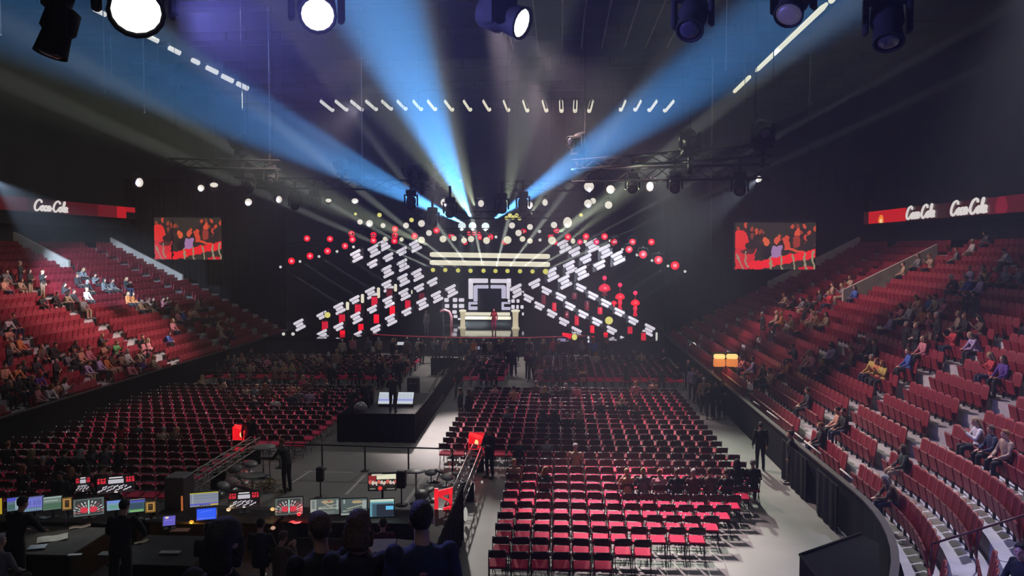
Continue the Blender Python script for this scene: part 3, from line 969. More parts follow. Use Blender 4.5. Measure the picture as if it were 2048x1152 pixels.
STAGEPIC = [('r', 0, 0, 1, 1, (22, 18, 22)), ('r', .32, .05, .68, .12, (220, 220, 220)), ('r', .3, .18, .7, .42, (190, 186, 196))] + \
    [('e', x, y, .035, .05, (214, 44, 60)) for x in (.04, .12, .2, .8, .88, .96) for y in (.12, .26, .36)] + \
    [('l', .03 + i * .075, .88 - abs(5 - i) * -.0 - .05 * (i % 3), .07 + i * .075, .80 - .05 * (i % 3), .022, (205, 200, 208)) for i in range(12)] + \
    [('l', .14 + i * .075, .68 - .05 * (i % 2), .18 + i * .075, .60 - .05 * (i % 2), .022, (190, 186, 196)) for i in range(9)] + [('r', 0, .9, 1, 1, (48, 36, 40)), ('e', .5, .97, .04, .05, (230, 230, 220))]
ARCPIC = [('r', 0, 0, 1, 1, (86, 96, 96)), ('r', .06, .08, .94, .92, (58, 62, 62))]
for i in range(13):
    a = R(8 + i * 13.6)
    for r0, r1 in ((.30, .38), (.44, .52)):
        ARCPIC.append(('l', .5 - math.cos(a) * r0 * 1.0, .86 - math.sin(a) * r0 * 1.35, .5 - math.cos(a) * r1 * 1.0, .86 - math.sin(a) * r1 * 1.35, .018, (214, 208, 208) if i % 3 else (216, 120, 124)))
ARCPIC += [('e', .36, .66, .14, .16, (206, 56, 74)), ('e', .64, .66, .14, .16, (206, 56, 74)), ('r', .47, .12, .53, .9, (160, 206, 196))]
FADERS = [('r', 0, 0, 1, 1, (92, 112, 128)), ('r', 0, 0, .55, .3, (84, 84, 190))] + [('r', .5 + i * .09, .2, .54 + i * .09, .95, (176, 196, 206)) for i in range(5)] + [('r', .05, .5, .45, .9, (70, 100, 96))]
FADERS2 = [('r', 0, 0, 1, 1, (100, 104, 160)), ('r', .05, .1, .95, .7, (112, 116, 200))] + [('r', .1 + i * .1, .2 + .04 * (i % 3), .12 + i * .1, .6, (50, 56, 110)) for i in range(9)] + [('r', .05 + i * .12, .78, .12 + i * .12, .95, (110, 160, 150)) for i in range(8)]
LIST = [('r', 0, 0, 1, 1, (108, 124, 118)), ('r', .03, .05, .97, .12, (160, 180, 176)), ('r', .03, .5, .97, .95, (74, 104, 84)), ('r', .05, .3, .8, .34, (150, 170, 160))]
AMBER = [('r', 0, 0, 1, 1, (96, 74, 44)), ('r', .12, .1, .88, .9, (176, 132, 70)), ('r', .28, .22, .72, .78, (52, 40, 28)), ('r', .36, .35, .64, .4, (140, 100, 60))]
MAP = [('r', 0, 0, 1, 1, (120, 150, 170)), ('r', 0, 0, 1, .3, (110, 140, 210)), ('e', .4, .65, .3, .2, (96, 150, 140)), ('e', .8, .7, .15, .2, (190, 190, 120))]
GREENP = [('r', 0, 0, 1, 1, (64, 96, 86)), ('r', 0, 0, 1, .18, (82, 84, 180)), ('r', .1, .25, .9, .7, (58, 78, 96)), ('r', .1, .78, .9, .95, (120, 170, 110))]
SHEET = [('r', 0, 0, 1, 1, (128, 136, 152)), ('r', 0, 0, 1, .06, (176, 170, 60)), ('r', 0, .8, 1, .9, (84, 86, 190)), ('r', .68, .84, 1, .95, (190, 160, 60))] + [('r', 0, .14 + i * .09, 1, .155 + i * .09, (104, 112, 128)) for i in range(7)] + [('r', .04 + i * .06, .1, .05 + i * .06, .78, (170, 176, 190)) for i in range(4)] + [('r', .34 + i * .08, .88, .38 + i * .08, .96, (40, 40, 60)) for i in range(5)]
BLUE = [('r', 0, 0, 1, 1, (44, 84, 236)), ('r', .04, .06, .96, .94, (52, 96, 244)), ('l', .2, .3, .8, .2, .02, (90, 130, 250)), ('r', .05, .85, .95, .9, (120, 150, 230))]
CAD = [('r', 0, 0, 1, 1, (86, 98, 96)), ('r', 0, .04, .2, .98, (150, 160, 154)), ('r', .04, .06, .16, .6, (110, 122, 118)), ('r', 0, .78, .24, 1, (170, 178, 172)), ('e', .6, .2, .22, .1, (170, 150, 116)), ('l', .3, .55, .9, .4, .03, (150, 150, 140)), ('l', .3, .6, .95, .62, .04, (160, 164, 152)), ('l', .5, .3, .75, .55, .02, (180, 170, 150)), ('r', .9, .1, .98, .7, (150, 160, 156)), ('e', .55, .85, .3, .08, (110, 114, 110)), ('e', .65, .15, .06, .05, (160, 80, 70))]
CAD2 = [('r', 0, 0, 1, 1, (80, 92, 92)), ('r', .08, .05, .16, .3, (150, 160, 154)), ('e', .62, .2, .2, .1, (170, 150, 116)), ('l', .25, .6, .8, .42, .03, (160, 156, 140)), ('l', .1, .75, .9, .66, .03, (150, 156, 146)), ('e', .55, .8, .28, .1, (52, 58, 54)), ('r', .82, .1, .98, .6, (150, 160, 156)), ('r', 0, .9, 1, 1, (150, 160, 152))]
WIN = [('r', 0, 0, 1, 1, (96, 164, 176)), ('r', 0, 0, 1, .14, (190, 206, 190)), ('r', .06, .2, .95, 1, (84, 110, 124)), ('r', .12, .3, .28, .95, (58, 84, 100)), ('r', .28, .28, 1, .98, (40, 46, 58)), ('r', .66, .4, .98, .6, (98, 190, 232)), ('r', .74, .7, .76, .95, (60, 66, 80))]
TVPIC = [('r', 0, 0, 1, 1, (26, 28, 24)), ('r', .3, .06, 1, .34, (226, 224, 196)), ('r', 0, .1, .28, .5, (140, 44, 48)), ('r', .12, .02, .5, .16, (200, 190, 170))] + [('e', .06 + i * .105, .5 + .05 * (i % 3), .055, .13, (206, 190, 176) if i % 3 else (204, 96, 84)) for i in range(10)] + [('e', .1 + i * .13, .72, .05, .1, (50, 42, 40)) for i in range(7)] + [('e', .42, .88, .08, .12, (224, 60, 56)), ('r', .05, .86, .25, .94, (120, 120, 110)), ('r', .65, .9, .95, .96, (110, 110, 104))]
TABLET = [('r', 0, 0, 1, 1, (100, 92, 190)), ('e', .3, .15, .16, .12, (230, 200, 190)), ('r', .1, .4, .9, .5, (120, 112, 206))]

# ------------------------------------------------------------------ the two big hanging screens
def bigscreen(x0, y0, x1, y1, d, prims, lab):
    p = P((x0 + x1) / 2, (y0 + y1) / 2, d)
    w, h = (x1 - x0) * d / 1600, (y1 - y0) * d / 1600
    t = thing('big_screen', lab, 'screen', p, -yaw * 0)
    picture('picture', t, w, h, 120, 72, prims, warp=.022)
    mb = MB()
    mb.box((0, .14, 0), (w + .06, .2, h + .06))
    obj('housing', mb, blackm, t)
    mb = MB()
    for s in (-1, 1):
        mb.tube([(s * w * .4, .14, h / 2), (s * w * .4, .14, 24 - p.z)], .02, 5)
    obj('hanging_cable', mb, blackm, t)
    mb = MB(); mb.box((0, .1, h / 2 + .12), (w * .96, .12, .12)); obj('fly_bar', mb, blackm, t)
bigscreen(305, 434, 446, 520, 55, CROWD, 'big hanging screen on the left showing a red crowd picture with a dark seam')
bigscreen(1473, 446, 1628, 538, 50, CROWD_R, 'big hanging screen on the right showing a red crowd picture')

# ------------------------------------------------------------------ ribbon displays along the upper tier, with white script lettering
SCRIPT = {
    'C': (1.0, [[(1.02, .78), (.98, .95), (.72, 1.06), (.36, .95), (.12, .6), (.10, .26), (.30, .02), (.60, .02), (.88, .22), (1.05, .42)]]),
    'o': (.52, [[(.30, .50), (.12, .40), (.06, .18), (.20, .02), (.40, .10), (.46, .34), (.30, .50), (.52, .40)]]),
    'c': (.48, [[(.44, .40), (.30, .50), (.12, .38), (.08, .16), (.22, .01), (.50, .16)]]),
    'a': (.58, [[(.44, .44), (.26, .50), (.10, .36), (.08, .14), (.22, .02), (.40, .20), (.48, .48), (.44, .10), (.60, .06)]]),
    '-': (.34, [[(.04, .24), (.30, .28)]]),
    'l': (.34, [[(.02, .16), (.22, .60), (.30, .98), (.18, 1.02), (.10, .60), (.12, .12), (.34, .06)]]),
}
def lettering(parent, M, scale, m):
    mb = MB(); mb.T = M
    x = 0
    for ch in 'Coca-Cola':
        adv, sts = SCRIPT[ch]
        for st_ in sts:
            pts = []
            n = len(st_)
            for i in range(n - 1):
                p0, p1, p2, p3 = st_[max(i - 1, 0)], st_[i], st_[i + 1], st_[min(i + 2, n - 1)]
                for k in range(4):
                    t = k / 4
                    q = [.5 * (2 * p1[j] + (p2[j] - p0[j]) * t + (2 * p0[j] - 5 * p1[j] + 4 * p2[j] - p3[j]) * t * t + (3 * p1[j] - p0[j] - 3 * p2[j] + p3[j]) * t ** 3) for j in (0, 1)]
                    pts.append(q)
            pts.append(st_[-1])
            mb.tube([Vector(((x + a + .25 * b) * scale, -.05, b * scale)) for a, b in pts], .10 * scale, 6)
        x += adv
    return obj('script_lettering', mb, m, parent), x
for side in ('left', 'right'):
    L = 31.0
    y0 = 36.0
    if side == 'left':
        Mr = Matrix.Translation((-36.5, y0 + L / 2, 11.02)) @ Matrix.Rotation(R(90), 4, 'Z')
        def uY(Y): return (Y - y0) / L
    else:
        Mr = Matrix.Translation((24.7, y0 + L / 2, 10.45)) @ Matrix.Rotation(R(-90), 4, 'Z')
        def uY(Y): return 1 - (Y - y0) / L
    H = .95
    t = thing('ribbon_display', f'long {"dark red" if side == "left" else "brighter red"} ribbon display with white script along the {side} upper tier', 'ribbon display', Mr.translation, 0)
    t.rotation_euler = (0, 0, R(90) if side == 'left' else R(-90))
    if side == 'left':
        pr = [('r', 0, 0, 1, 1, (40, 12, 16)), ('r', uY(46), 0, uY(53), 1, (66, 14, 20)), ('e', uY(59), .6, .03, .7, (92, 18, 30)), ('r', uY(57.2), 0, uY(61.5), 1, (74, 16, 26)), ('r', uY(61.5), 0, uY(64.2), 1, (104, 20, 32)), ('r', uY(64.2), 0, uY(65.6), 1, (186, 24, 36)), ('r', uY(65.6), 0, uY(70), .45, (170, 20, 34)), ('r', uY(65.6), .45, 1.1, 1, (14, 10, 12))]
    else:
        pr = [('r', 0, 0, 1, 1, (52, 14, 18)), ('r', 0, .1, uY(69), .9, (96, 18, 30)), ('r', uY(69), .2, uY(67), 1, (112, 22, 36)), ('r', uY(66), 0, uY(59), 1, (190, 24, 26)), ('e', uY(63.5), .8, .016, .45, (240, 130, 40)), ('e', uY(63.5), .85, .007, .25, (250, 210, 150)), ('r', uY(54.6), 0, uY(52.9), 1, (50, 22, 24)), ('r', uY(48), 0, uY(42), 1, (80, 18, 28)), ('e', uY(46.6), .6, .02, .6, (120, 24, 44))]
    picture('display', t, L, H, 240, 14, pr)
    mb = MB(); mb.box((0, .2, 0), (L + .1, .34, H + .1)); obj('housing', mb, blackm, t)
    for nm, Ys in ((('script', (53.6,)),) if side == 'left' else (('script', (58.9, 52.4)),)):
        for Y in Ys:
            sc = .72 if side == 'left' else .72
            x = (uY(Y) - .5) * L
            sc = (3.7 if side == 'left' else (4.2 if Y > 52 else 4.6)) / 5.2
            lettering(t, Matrix.Translation((x, 0, -H / 2 + .12)), sc, glow('script_white', c8(215, 208, 205), 1.))
    # the dark upper tier front on which it hangs
    mb = MB()
    xx = -37.2 if side == 'left' else 25.4
    mb.box((xx, y0 + L / 2 - 10, 10.8), (.5, L + 20, 2.2))
    struct('wall_upper_' + side, mb, wallm)

# ------------------------------------------------------------------ mixing position half way down the hall
fx0, fx1, fy0, fy1 = -9.15, -5.95, 32.3, 50.0
def drape_panel(mb, a, b, h, n=None):
    a, b = Vector(a), Vector(b)
    v = b - a
    n = n or max(4, int(v.length / .16))
    nr = v.cross(Vector((0, 0, 1))).normalized()
    vs = []
    for i in range(n + 1):
        o = nr * (.035 * math.sin(i * 1.9))
        q = a + v * (i / n)
        for dz, oo in ((0, o), (h, o * .3)):
            vs.append(q + oo + Vector((0, 0, dz)))
        for dz, oo in ((0, o - nr * .05), (h, o * .3 - nr * .05)):
            vs.append(q + oo + Vector((0, 0, dz)))
    fs = []
    for i in range(n):
        k = i * 4
        fs += [(k, k + 4, k + 5, k + 1), (k + 2, k + 3, k + 7, k + 6), (k + 1, k + 5, k + 7, k + 3)]
    mb.add(vs, fs)
mx = thing('mixing_platform', 'black draped mixing platform standing in the middle of the floor', 'platform', (fx0, fy0, 0))
for nm, a, b, h in (('front_drape', (fx0, fy0, 0), (fx1, fy0, 0), 1.2), ('side_drape', (fx1, fy0, 0), (fx1 - .3, fy1, 0), 1.15), ('side_drape', (fx0, fy0, 0), (fx0, fy0 + 6, 0), 1.1), ('rear_drape', (fx1 - .3, fy1, 0), (fx1 - 2.2, fy1, 0), 1.1)):
    mb = MB(); o = Vector((fx0, fy0, 0)); drape_panel(mb, Vector(a) - o, Vector(b) - o, h); obj(nm, mb, black, mx)
mb = MB(); mb.box(((fx1 - fx0) / 2, 4.6, .3), (fx1 - fx0 - .2, 8.6, .3)); obj('deck', mb, mat('platform_deck', (.05, .05, .05), .7, 0, .2, 2), mx)
mb = MB()
for (x, y) in ((.05, .06), (3.1, .06), (3.05, 6), (2.95, 12), (.05, 6)):
    mb.tube([(x, y, 0), (x, y, 1.22)], .03, 6)
obj('upright', mb, blackm, mx)
for i, (px, w, lab) in enumerate(((772, 30, 'left of the two bright sloping consoles on the mixing platform'), (811, 32, 'right of the two bright sloping consoles on the mixing platform'))):
    d = 37.6
    p = P(px, 796, d)
    t = thing('mixing_console', lab, 'console', p)
    W = w * d / 1600
    Mx = Matrix.Rotation(R(-38), 4, 'X')
    picture('console_screen', t, W, .62, 26, 16, [('r', 0, 0, 1, 1, (196, 204, 214)), ('r', 0, .55, 1, .75, (150, 156, 216))] + [('r', .06 + k * .1, .1, .1 + k * .1, .5, (160, 172, 186)) for k in range(9)], Mx)
    mb = MB(); mb.box((0, .05, -.03), (W + .08, .06, .70), Mx.to_3x3()); mb.box((0, .2, -.35), (W, .5, .12)); obj('body', mb, blackm, t)
    mb = MB()
    for s in (-1, 1):
        mb.box((s * W * .42, .2, -.38 - (p.z - .85) / 2), (.06, .4, p.z - .85))
    obj('stand', mb, blackm, t)
p = P(827, 771, 43)
t = thing('flight_case', 'upright black flight case on the floor behind the mixing platform', 'case', (p.x, 43, 0))
mb = MB(); mb.rbox((0, 0, .5), (.62, .6, .95), .04); obj('body', mb, blackm, t)
mb = MB()
for s in (-1, 1):
    mb.tube([(s * .12 - .06, -.31, .7), (s * .12 - .06, -.34, .7), (s * .12 + .06, -.34, .7), (s * .12 + .06, -.31, .7)], .012, 5)
    for q in (-1, 1):
        mb.ell((s * .24, q * .22, .04), (.05, .05, .04), 8, 5)
obj('handle', mb, alu, t)
# pale folding frames leaning against the mixing position fence
for i, (px, py) in enumerate(((866, 768), (876, 764), (859, 774))):
    p = PZ(px, py + 8, 0)
    mb = MB(); mb.tube([(0, 0, 0), (.5, .3, 1.0), (.8, .5, .95), (.3, .2, 0)], .03, 6, True)
    tag(obj('trestle', mb, mat('pale_wood', (.45, .36, .24), .6, 0, .2), None, p), ('tallest', 'farthest', 'nearest')[i] + ' pale wooden trestle frame leaning inside the mixing position', 'trestle')
# glass dome lamp on the platform front
p = P(721, 817, 34)
t = thing('glass_globe', 'grey shiny globe standing behind the front drape of the mixing platform', 'globe', p)
mb = MB(); mb.ell((0, 0, 0), .30, 18, 12); obj('globe', mb, mat('smoky_globe', (.30, .28, .27), .12, .2, .1), t)
mb = MB(); mb.lathe([(.12, -.36), (.16, -.30), (.1, -.26)], 12); mb.tube([(0, 0, -.36), (0, 0, .45 - p.z)], .05, 6); obj('foot', mb, blackm, t)
# fence from the mixing position to the stage
def railing(name, a, b, h, n, lab, m=blackm, mid=True):
    a, b = Vector(a), Vector(b)
    v = b - a
    t = thing(name, lab, 'railing', a)
    mb = MB(); mb.tube([Vector((0, 0, h)), v + Vector((0, 0, h))], .028, 6)
    if mid:
        mb.tube([Vector((0, 0, h * .5)), v + Vector((0, 0, h * .5))], .016, 5)
    obj('rail', mb, m, t)
    for i in range(n):
        q = v * (i / (n - 1))
        mb = MB(); mb.tube([q, q + Vector((0, 0, h))], .03, 6); mb.box(q + Vector((0, 0, .01)), (.28, .28, .02)); obj('post', mb, m, t)
    return t
railing('barrier_railing', PZ(560, 936, 0), PZ(905, 948, 0), .9, 5, 'thin black barrier railing across the open floor before the mixing platform', mid=False)

# ------------------------------------------------------------------ control area behind the front-of-house railing
cp = thing('control_platform', 'low black platform carrying the rows of control desks', 'platform', (-8.4, 17.2, 0))
mb = MB(); mb.box((-.6, -.6, .4), (12.6, 10.0, .8)); obj('deck', mb, mat('control_deck', (.022, .022, .022), .8, 0, .3, 2), cp)
mb = MB(); drape_panel(mb, (5.75, -5.4, 0), (5.75, 4.5, 0), 1.5); obj('side_drape', mb, black, cp)
def desk(x0, x1, y0, y1, z, lab, tilt=0, m=None):
    t = thing('control_desk', lab, 'desk', ((x0 + x1) / 2, (y0 + y1) / 2, .804))
    W, D = x1 - x0, y1 - y0
    mb = MB(); mb.rbox((0, 0, z - .8), (W, D, .05), .015); obj('desktop', mb, m or mat('desk_black', (.022, .021, .02), .8, 0, .3, 3, spec=.15), t)
    mb = MB(); mb.box((0, D / 2 - .03, (z - .8) / 2 - .02), (W - .1, .03, z - .86)); obj('modesty_panel', mb, blackm, t)
    for sx in (-1, 1):
        mb = MB()
        mb.box((sx * (W / 2 - .06), 0, (z - .8) / 2 - .013), (.06, D - .1, z - .826)); obj('leg', mb, blackm, t)
    return t
desk(-13.6, -9.9, 17.9, 18.9, 1.52, 'left control desk under the row of console screens')
desk(-9.8, -6.7, 18.1, 19.1, 1.52, 'middle control desk with the amber lamp and the blue screen')
desk(-6.6, -3.2, 18.3, 19.3, 1.52, 'right control desk under the three drawing screens')
wood = mat('wooden_tabletop', (.045, .036, .026), .85, 0, .3, 3, spec=.1)
desk(-12.7, -10.3, 16.0, 17.7, 1.5, 'dark wooden side table strewn with papers behind the left operators', m=wood)
desk(-9.3, -7.5, 15.6, 17.3, 1.5, 'small dark side table behind the middle operators')
def monitor(x0, y0, x1, y1, d, pr, lab, base=1.545, tilt=6, bez=.018, name='computer_monitor', stand=True, deep=.05):
    p = P((x0 + x1) / 2, (y0 + y1) / 2, d)
    w, h = (x1 - x0) * d / 1600, (y1 - y0) * d / 1600 / math.cos(R(14))
    t = thing(name, lab, 'monitor', p, 0)
    to = (EYE - p)
    t.rotation_euler = (0, 0, math.atan2(to.x, -to.y) * .8)
    Mx = Matrix.Rotation(R(-tilt), 4, 'X')
    picture('screen', t, w - bez, h - bez, 44, 28, pr, Mx)
    mb = MB(); mb.rbox(Mx @ Vector((0, deep / 2 + .002, 0)), (w + bez, deep, h + bez), .012, Mx.to_3x3()); obj('bezel', mb, mat('monitor_plastic', (.02, .02, .021), .4, 0, .1), t)
    if stand:
        mb = MB(); L = p.z - base
        mb.box((0, deep + .03, -L / 2), (.06, .03, L)); mb.rbox((0, deep + .02, -L + .008), (.26, .18, .016), .01); obj('stand', mb, blackm, t)
    return t
for q in ((15, 994, 47, 1022, 18.2, FADERS, 'leftmost console screen with pale fader strips on the left desk'), (49, 992, 87, 1023, 18.2, FADERS2, 'violet-blue console screen second from the left end of the desk'),
          (87, 992, 123, 1020, 18.2, LIST, 'grey-green list screen third from the left end of the desk'), (124, 994, 144, 1021, 18.2, AMBER, 'small amber touch panel left of the fan-pattern screen'),
          (148, 996, 207, 1032, 18.2, ARCPIC, 'left fan-pattern screen with a red centre, on the left desk'), (214, 1000, 248, 1021, 18.2, MAP, 'sky-blue screen partly behind the standing operator in black'),
          (256, 1000, 290, 1025, 18.2, GREENP, 'green console screen with a violet title bar'), (290, 1002, 312, 1026, 18.2, AMBER, 'small amber touch panel at the right end of the left desk'),
          (380, 984, 437, 1013, 18.7, SHEET, 'grey spreadsheet screen with a yellow edge above the blue one'), (393, 1016, 433, 1040, 18.2, BLUE, 'plain bright blue screen beside the amber desk lamp'),
          (458, 983, 518, 1016, 18.8, STAGEPIC, 'screen with a picture of the stage on the middle desk'), (550, 995, 606, 1030, 18.6, ARCPIC, 'right fan-pattern screen above the red desk lamp'),
          (620, 997, 679, 1030, 18.8, CAD, 'left of the two grey drawing screens on the right desk'), (681, 997, 735, 1030, 18.8, CAD2, 'right of the two grey drawing screens on the right desk'),
          (739, 998, 789, 1034, 18.8, WIN, 'teal and navy window screen at the right end of the desk')):
    monitor(*q)
for q in ((152, 953, 180, 984, 20.4, STAGEPIC, 'small stage-picture screen half hidden behind a seated figure at the left'), (196, 952, 268, 986, 20.4, STAGEPIC, 'wide stage-picture screen standing behind the left desk')):
    t = monitor(*q, base=.8)
t = monitor(736, 946, 793, 981, 22.2, TVPIC, 'television showing a bright crowd picture, standing beyond the right desk', base=0., name='television')
t = monitor(326, 1031, 351, 1052, 17.6, TABLET, 'small violet tablet leaning on the middle desk', tilt=35, name='tablet_computer')
p = P(6, 1010, 18.2)
monitor(-12, 996, 4, 1030, 18.2, [('r', 0, 0, 1, 1, (176, 150, 40)), ('r', .1, .1, .5, .9, (120, 110, 60))], 'yellow screen cut off by the left edge of the view')
# desk lamps
def gooseneck(px, py, d, g, lab, lcol, power):
    p = P(px, py, d)
    b = Vector((p.x - .08, p.y + .12, 1.545))
    t = thing('desk_lamp', lab, 'lamp', b)
    q = p - b
    mb = MB(); mb.lathe([(.07, 0), (.07, .02), (.02, .03)], 12); obj('base', mb, blackm, t)
    mb = MB(); mb.tube([(0, 0, .02), (0, .02, q.z * .7), (q.x * .4, q.y * .3, q.z * 1.12), q], .012, 6); obj('gooseneck', mb, blackm, t)
    mb = MB(); mb.ell(q, (.055, .05, .04), 10, 6); obj('lit_head', mb, g, t)
    if power:
        lamp('POINT', p + Vector((0, -.06, -.08)), None, power, lcol, size=.05)
gooseneck(598, 1028, 18.2, glow('red_desk', c8(240, 40, 50), 1.), 'red glowing desk lamp below the right fan-pattern screen', (1, .05, .06), 9)
gooseneck(383, 1044, 18.0, G_AMB, 'amber glowing desk lamp left of the blue screen', (1, .42, .05), 9)
gooseneck(457, 1019, 18.4, glow('warm_pin', c8(225, 190, 150), 1.), 'small warm pin lamp left below the stage-picture screen', (1, .7, .4), 2)
gooseneck(545, 1018, 18.4, glow('warm_pin2', c8(225, 180, 120), 1.), 'small warm pin lamp between the stage and fan-pattern screens', (1, .6, .3), 2)
gooseneck(546, 1056, 17.6, glow('warm_pin3', c8(190, 150, 130), 1.), 'small dim lamp in front of the middle desk', (1, .6, .4), 0)
mb = MB(); mb.box((0, 0, 0), (.035, .03, .42)); tag(obj('amber_strip', mb, glow('amber_dull', c8(170, 92, 46), 1.), None, P(364, 1009, 18.9)), 'upright dull amber light strip at the edge of the grey cabinet', 'light strip')
# grey cabinet
p = PZ(360, 1075, .8)
t = thing('equipment_cabinet', 'tall grey equipment cabinet left of the spreadsheet screen', 'cabinet', (P(352, 1010, 19.2).x, 19.4, .8))
mb = MB(); mb.rbox((0, 0, .75), (.5, .6, 1.5), .02); obj('body', mb, mat('slate_cabinet', (.075, .085, .09), .5, 0, .1), t)
mb = MB(); mb.rbox((0, -.31, .75), (.42, .02, 1.36), .01); mb.box((.17, -.335, .8), (.02, .03, .18)); obj('door', mb, mat('slate_door', (.06, .068, .072), .5, 0, .1), t)
# papers, keyboards, notes on the desks
paper = mat('paper', (.5, .47, .43), .8, 0, .08, 20)
def sheet(px, py, z, w, h, rz, m, lab, name='paper_sheet', th=.006):
    p = PZ(px, py, z)
    mb = MB()
    n = 6
    vs = [];
    for j in (0, 1):
        for i in range(n + 1):
            for k in (0, 1):
                vs.append(((i / n - .5) * w, (k - .5) * h, j * th + .012 * math.sin(i * 1.3) * (1 if th < .01 else 0) + .012))
    fs = []
    m0 = (n + 1) * 2
    for i in range(n):
        a = i * 2
        fs += [(m0 + a, m0 + a + 2, m0 + a + 3, m0 + a + 1), (a, a + 1, a + 3, a + 2), (a, a + 2, m0 + a + 2, m0 + a), (a + 1, m0 + a + 1, m0 + a + 3, a + 3)]
    fs += [(0, m0, m0 + 1, 1), (2 * n, 2 * n + 1, m0 + 2 * n + 1, m0 + 2 * n)]
    mb.add(vs, fs)
    return tag(obj(name, mb, m, None, (p.x, p.y, z), (0, 0, R(rz))), lab, name.split('_')[0])
ypap = mat('yellow_paper', (.55, .46, .10), .8, 0, .1, 20)
sheet(464, 1047, 1.548, .24, .18, 25, ypap, 'yellow note sheet on the middle desk')
sheet(474, 1053, 1.56, .14, .10, -10, mat('ochre_paper', (.42, .25, .06), .8, 0, .1), 'small ochre note beside the yellow sheet')
sheet(360, 1062, 1.52, .42, .22, 5, mat('brown_folder', (.38, .17, .09), .7, 0, .15), 'brown folder lying in the amber lamp light', 'folder', .02)
sheet(90, 1036, 1.548, .26, .16, 8, mat('teal_paper', (.28, .34, .34), .7, 0, .1), 'pale teal sheet under the third console screen')
sheet(105, 1078, 1.525, .6, .42, 32, mat('kraft_paper', (.36, .32, .23), .8, 0, .15), 'large crumpled kraft sheet on the wooden side table')
sheet(160, 1054, 1.525, .44, .22, 34, mat('pinkish_paper', (.36, .26, .19), .8, 0, .1), 'pinkish sheet at the far end of the wooden side table')
sheet(75, 1096, 1.525, .34, .26, 20, mat('blue_folder', (.10, .13, .16), .6, 0, .1), 'dark blue folder at the near corner of the side table', 'folder', .02)
sheet(283, 1085, 1.525, .30, .12, 55, mat('ochre_card', (.34, .28, .15), .8, 0, .1), 'ochre card strip on the small dark table')
sheet(340, 1107, 1.53, .42, .16, 4, greyplastic, 'grey keyboard lying before the middle operators', 'keyboard', .025)
sheet(216, 1112, 1.53, .34, .22, 2, mat('olive_box', (.06, .06, .045), .7, 0, .2), 'dark olive case lid lying beside the operator in black', 'case', .05)
sheet(150, 1112, 1.53, .26, .10, 12, greyplastic, 'short grey keyboard near the bottom left', 'keyboard', .025)
sheet(590, 1046, 1.548, .30, .14, -8, mat('pink_lit_paper', (.5, .32, .30), .7, 0, .1), 'sheet of paper lit red under the red desk lamp')  # the red lamp's light is mixed into this paper's colour
sheet(765, 1055, 1.3, .34, .22, 20, mat('rose_box', (.30, .10, .10), .7, 0, .1), 'rose coloured bag on a chair at the right end of the desks', 'bag', .06)
mb = MB(); mb.lathe([(.035, 0), (.036, .15), (.03, .19), (.014, .22), (.014, .25), (.018, .25), (.018, .27)], 10); tag(obj('water_bottle', mb, mat('clear_plastic', (.22, .22, .24), .15, 0, .05), None, PZ(131, 1044, 1.545)), 'clear water bottle standing between the left desk screens', 'bottle')

# ------------------------------------------------------------------ lattice trusses lying along both sides of the control area, with red lit boxes
def ladder(a, b, lab, m):
    t = truss(a, b, .36, .32, .022, m, 'lattice_barrier', lab, 'truss', False)
    v = Vector(b) - Vector(a)
    for f in (.03, .5, .97):
        q = v * f
        mb = MB(); mb.box((q.x, q.y, q.z - .18 - (a[2] + q.z - .18) / 2), (.5, .1, a[2] + q.z - .18)); obj('leg', mb, blackm, t)
    return t
ladder((-11.35, 22.4, .78), (-11.35, 29.0, .78), 'aluminium lattice barrier along the left side of the control area', mat('dull_truss', (.33, .34, .31), .5, .7, .2, 10))
ladder((-2.95, 21.4, .78), (-2.95, 28.4, .78), 'aluminium lattice barrier along the right side of the control area', alu)
def glowbox(px, py, w, h, d, lab, foot):
    p = P(px, py, d)
    W, Hh = w * d / 1600, h * d / 1600
    t = thing('red_light_box', lab, 'light box', p)
    mb = MB()
    for s in (-1, 1):
        mb.box((s * W / 2, 0, 0), (.025, .4, Hh))
    mb.box((0, .2, 0), (W, .025, Hh)); mb.box((0, 0, -Hh / 2), (W, .4, .025))
    obj('red_shell', mb, glow('box_red', c8(206, 22, 34), 1.), t)
    mb = MB(); mb.box((-.02, -.05, Hh * .38), (W * .95, .05, .12), Matrix.Rotation(R(18), 3, 'Y')); obj('tilted_bar', mb, glow('box_bright', c8(252, 52, 52), 1.), t)
    mb = MB(); mb.ell((0, .0, -.06), (.07, .06, .11), 12, 8); obj('bulb', mb, glow('bulb_cream', c8(250, 225, 150), 1.), t)
    mb = MB(); mb.box((0, 0, -Hh / 2 - .06), (W * .9, .42, .1)); mb.box((0, .1, -Hh / 2 - .1 - (p.z - Hh / 2 - .1) / 2), (.12, .12, p.z - Hh / 2 - .1)); obj('foot', mb, blackm, t)
    lamp('POINT', p + Vector((0, -.35, .1)), None, 10, (1, .04, .06), size=.1)
glowbox(483, 866, 28, 30, 29.4, 'red glowing box with a tilted bar at the far end of the left lattice barrier', 0)
glowbox(953, 882, 29, 30, 28.9, 'red glowing box with a pale bulb at the far end of the right lattice barrier', 0)
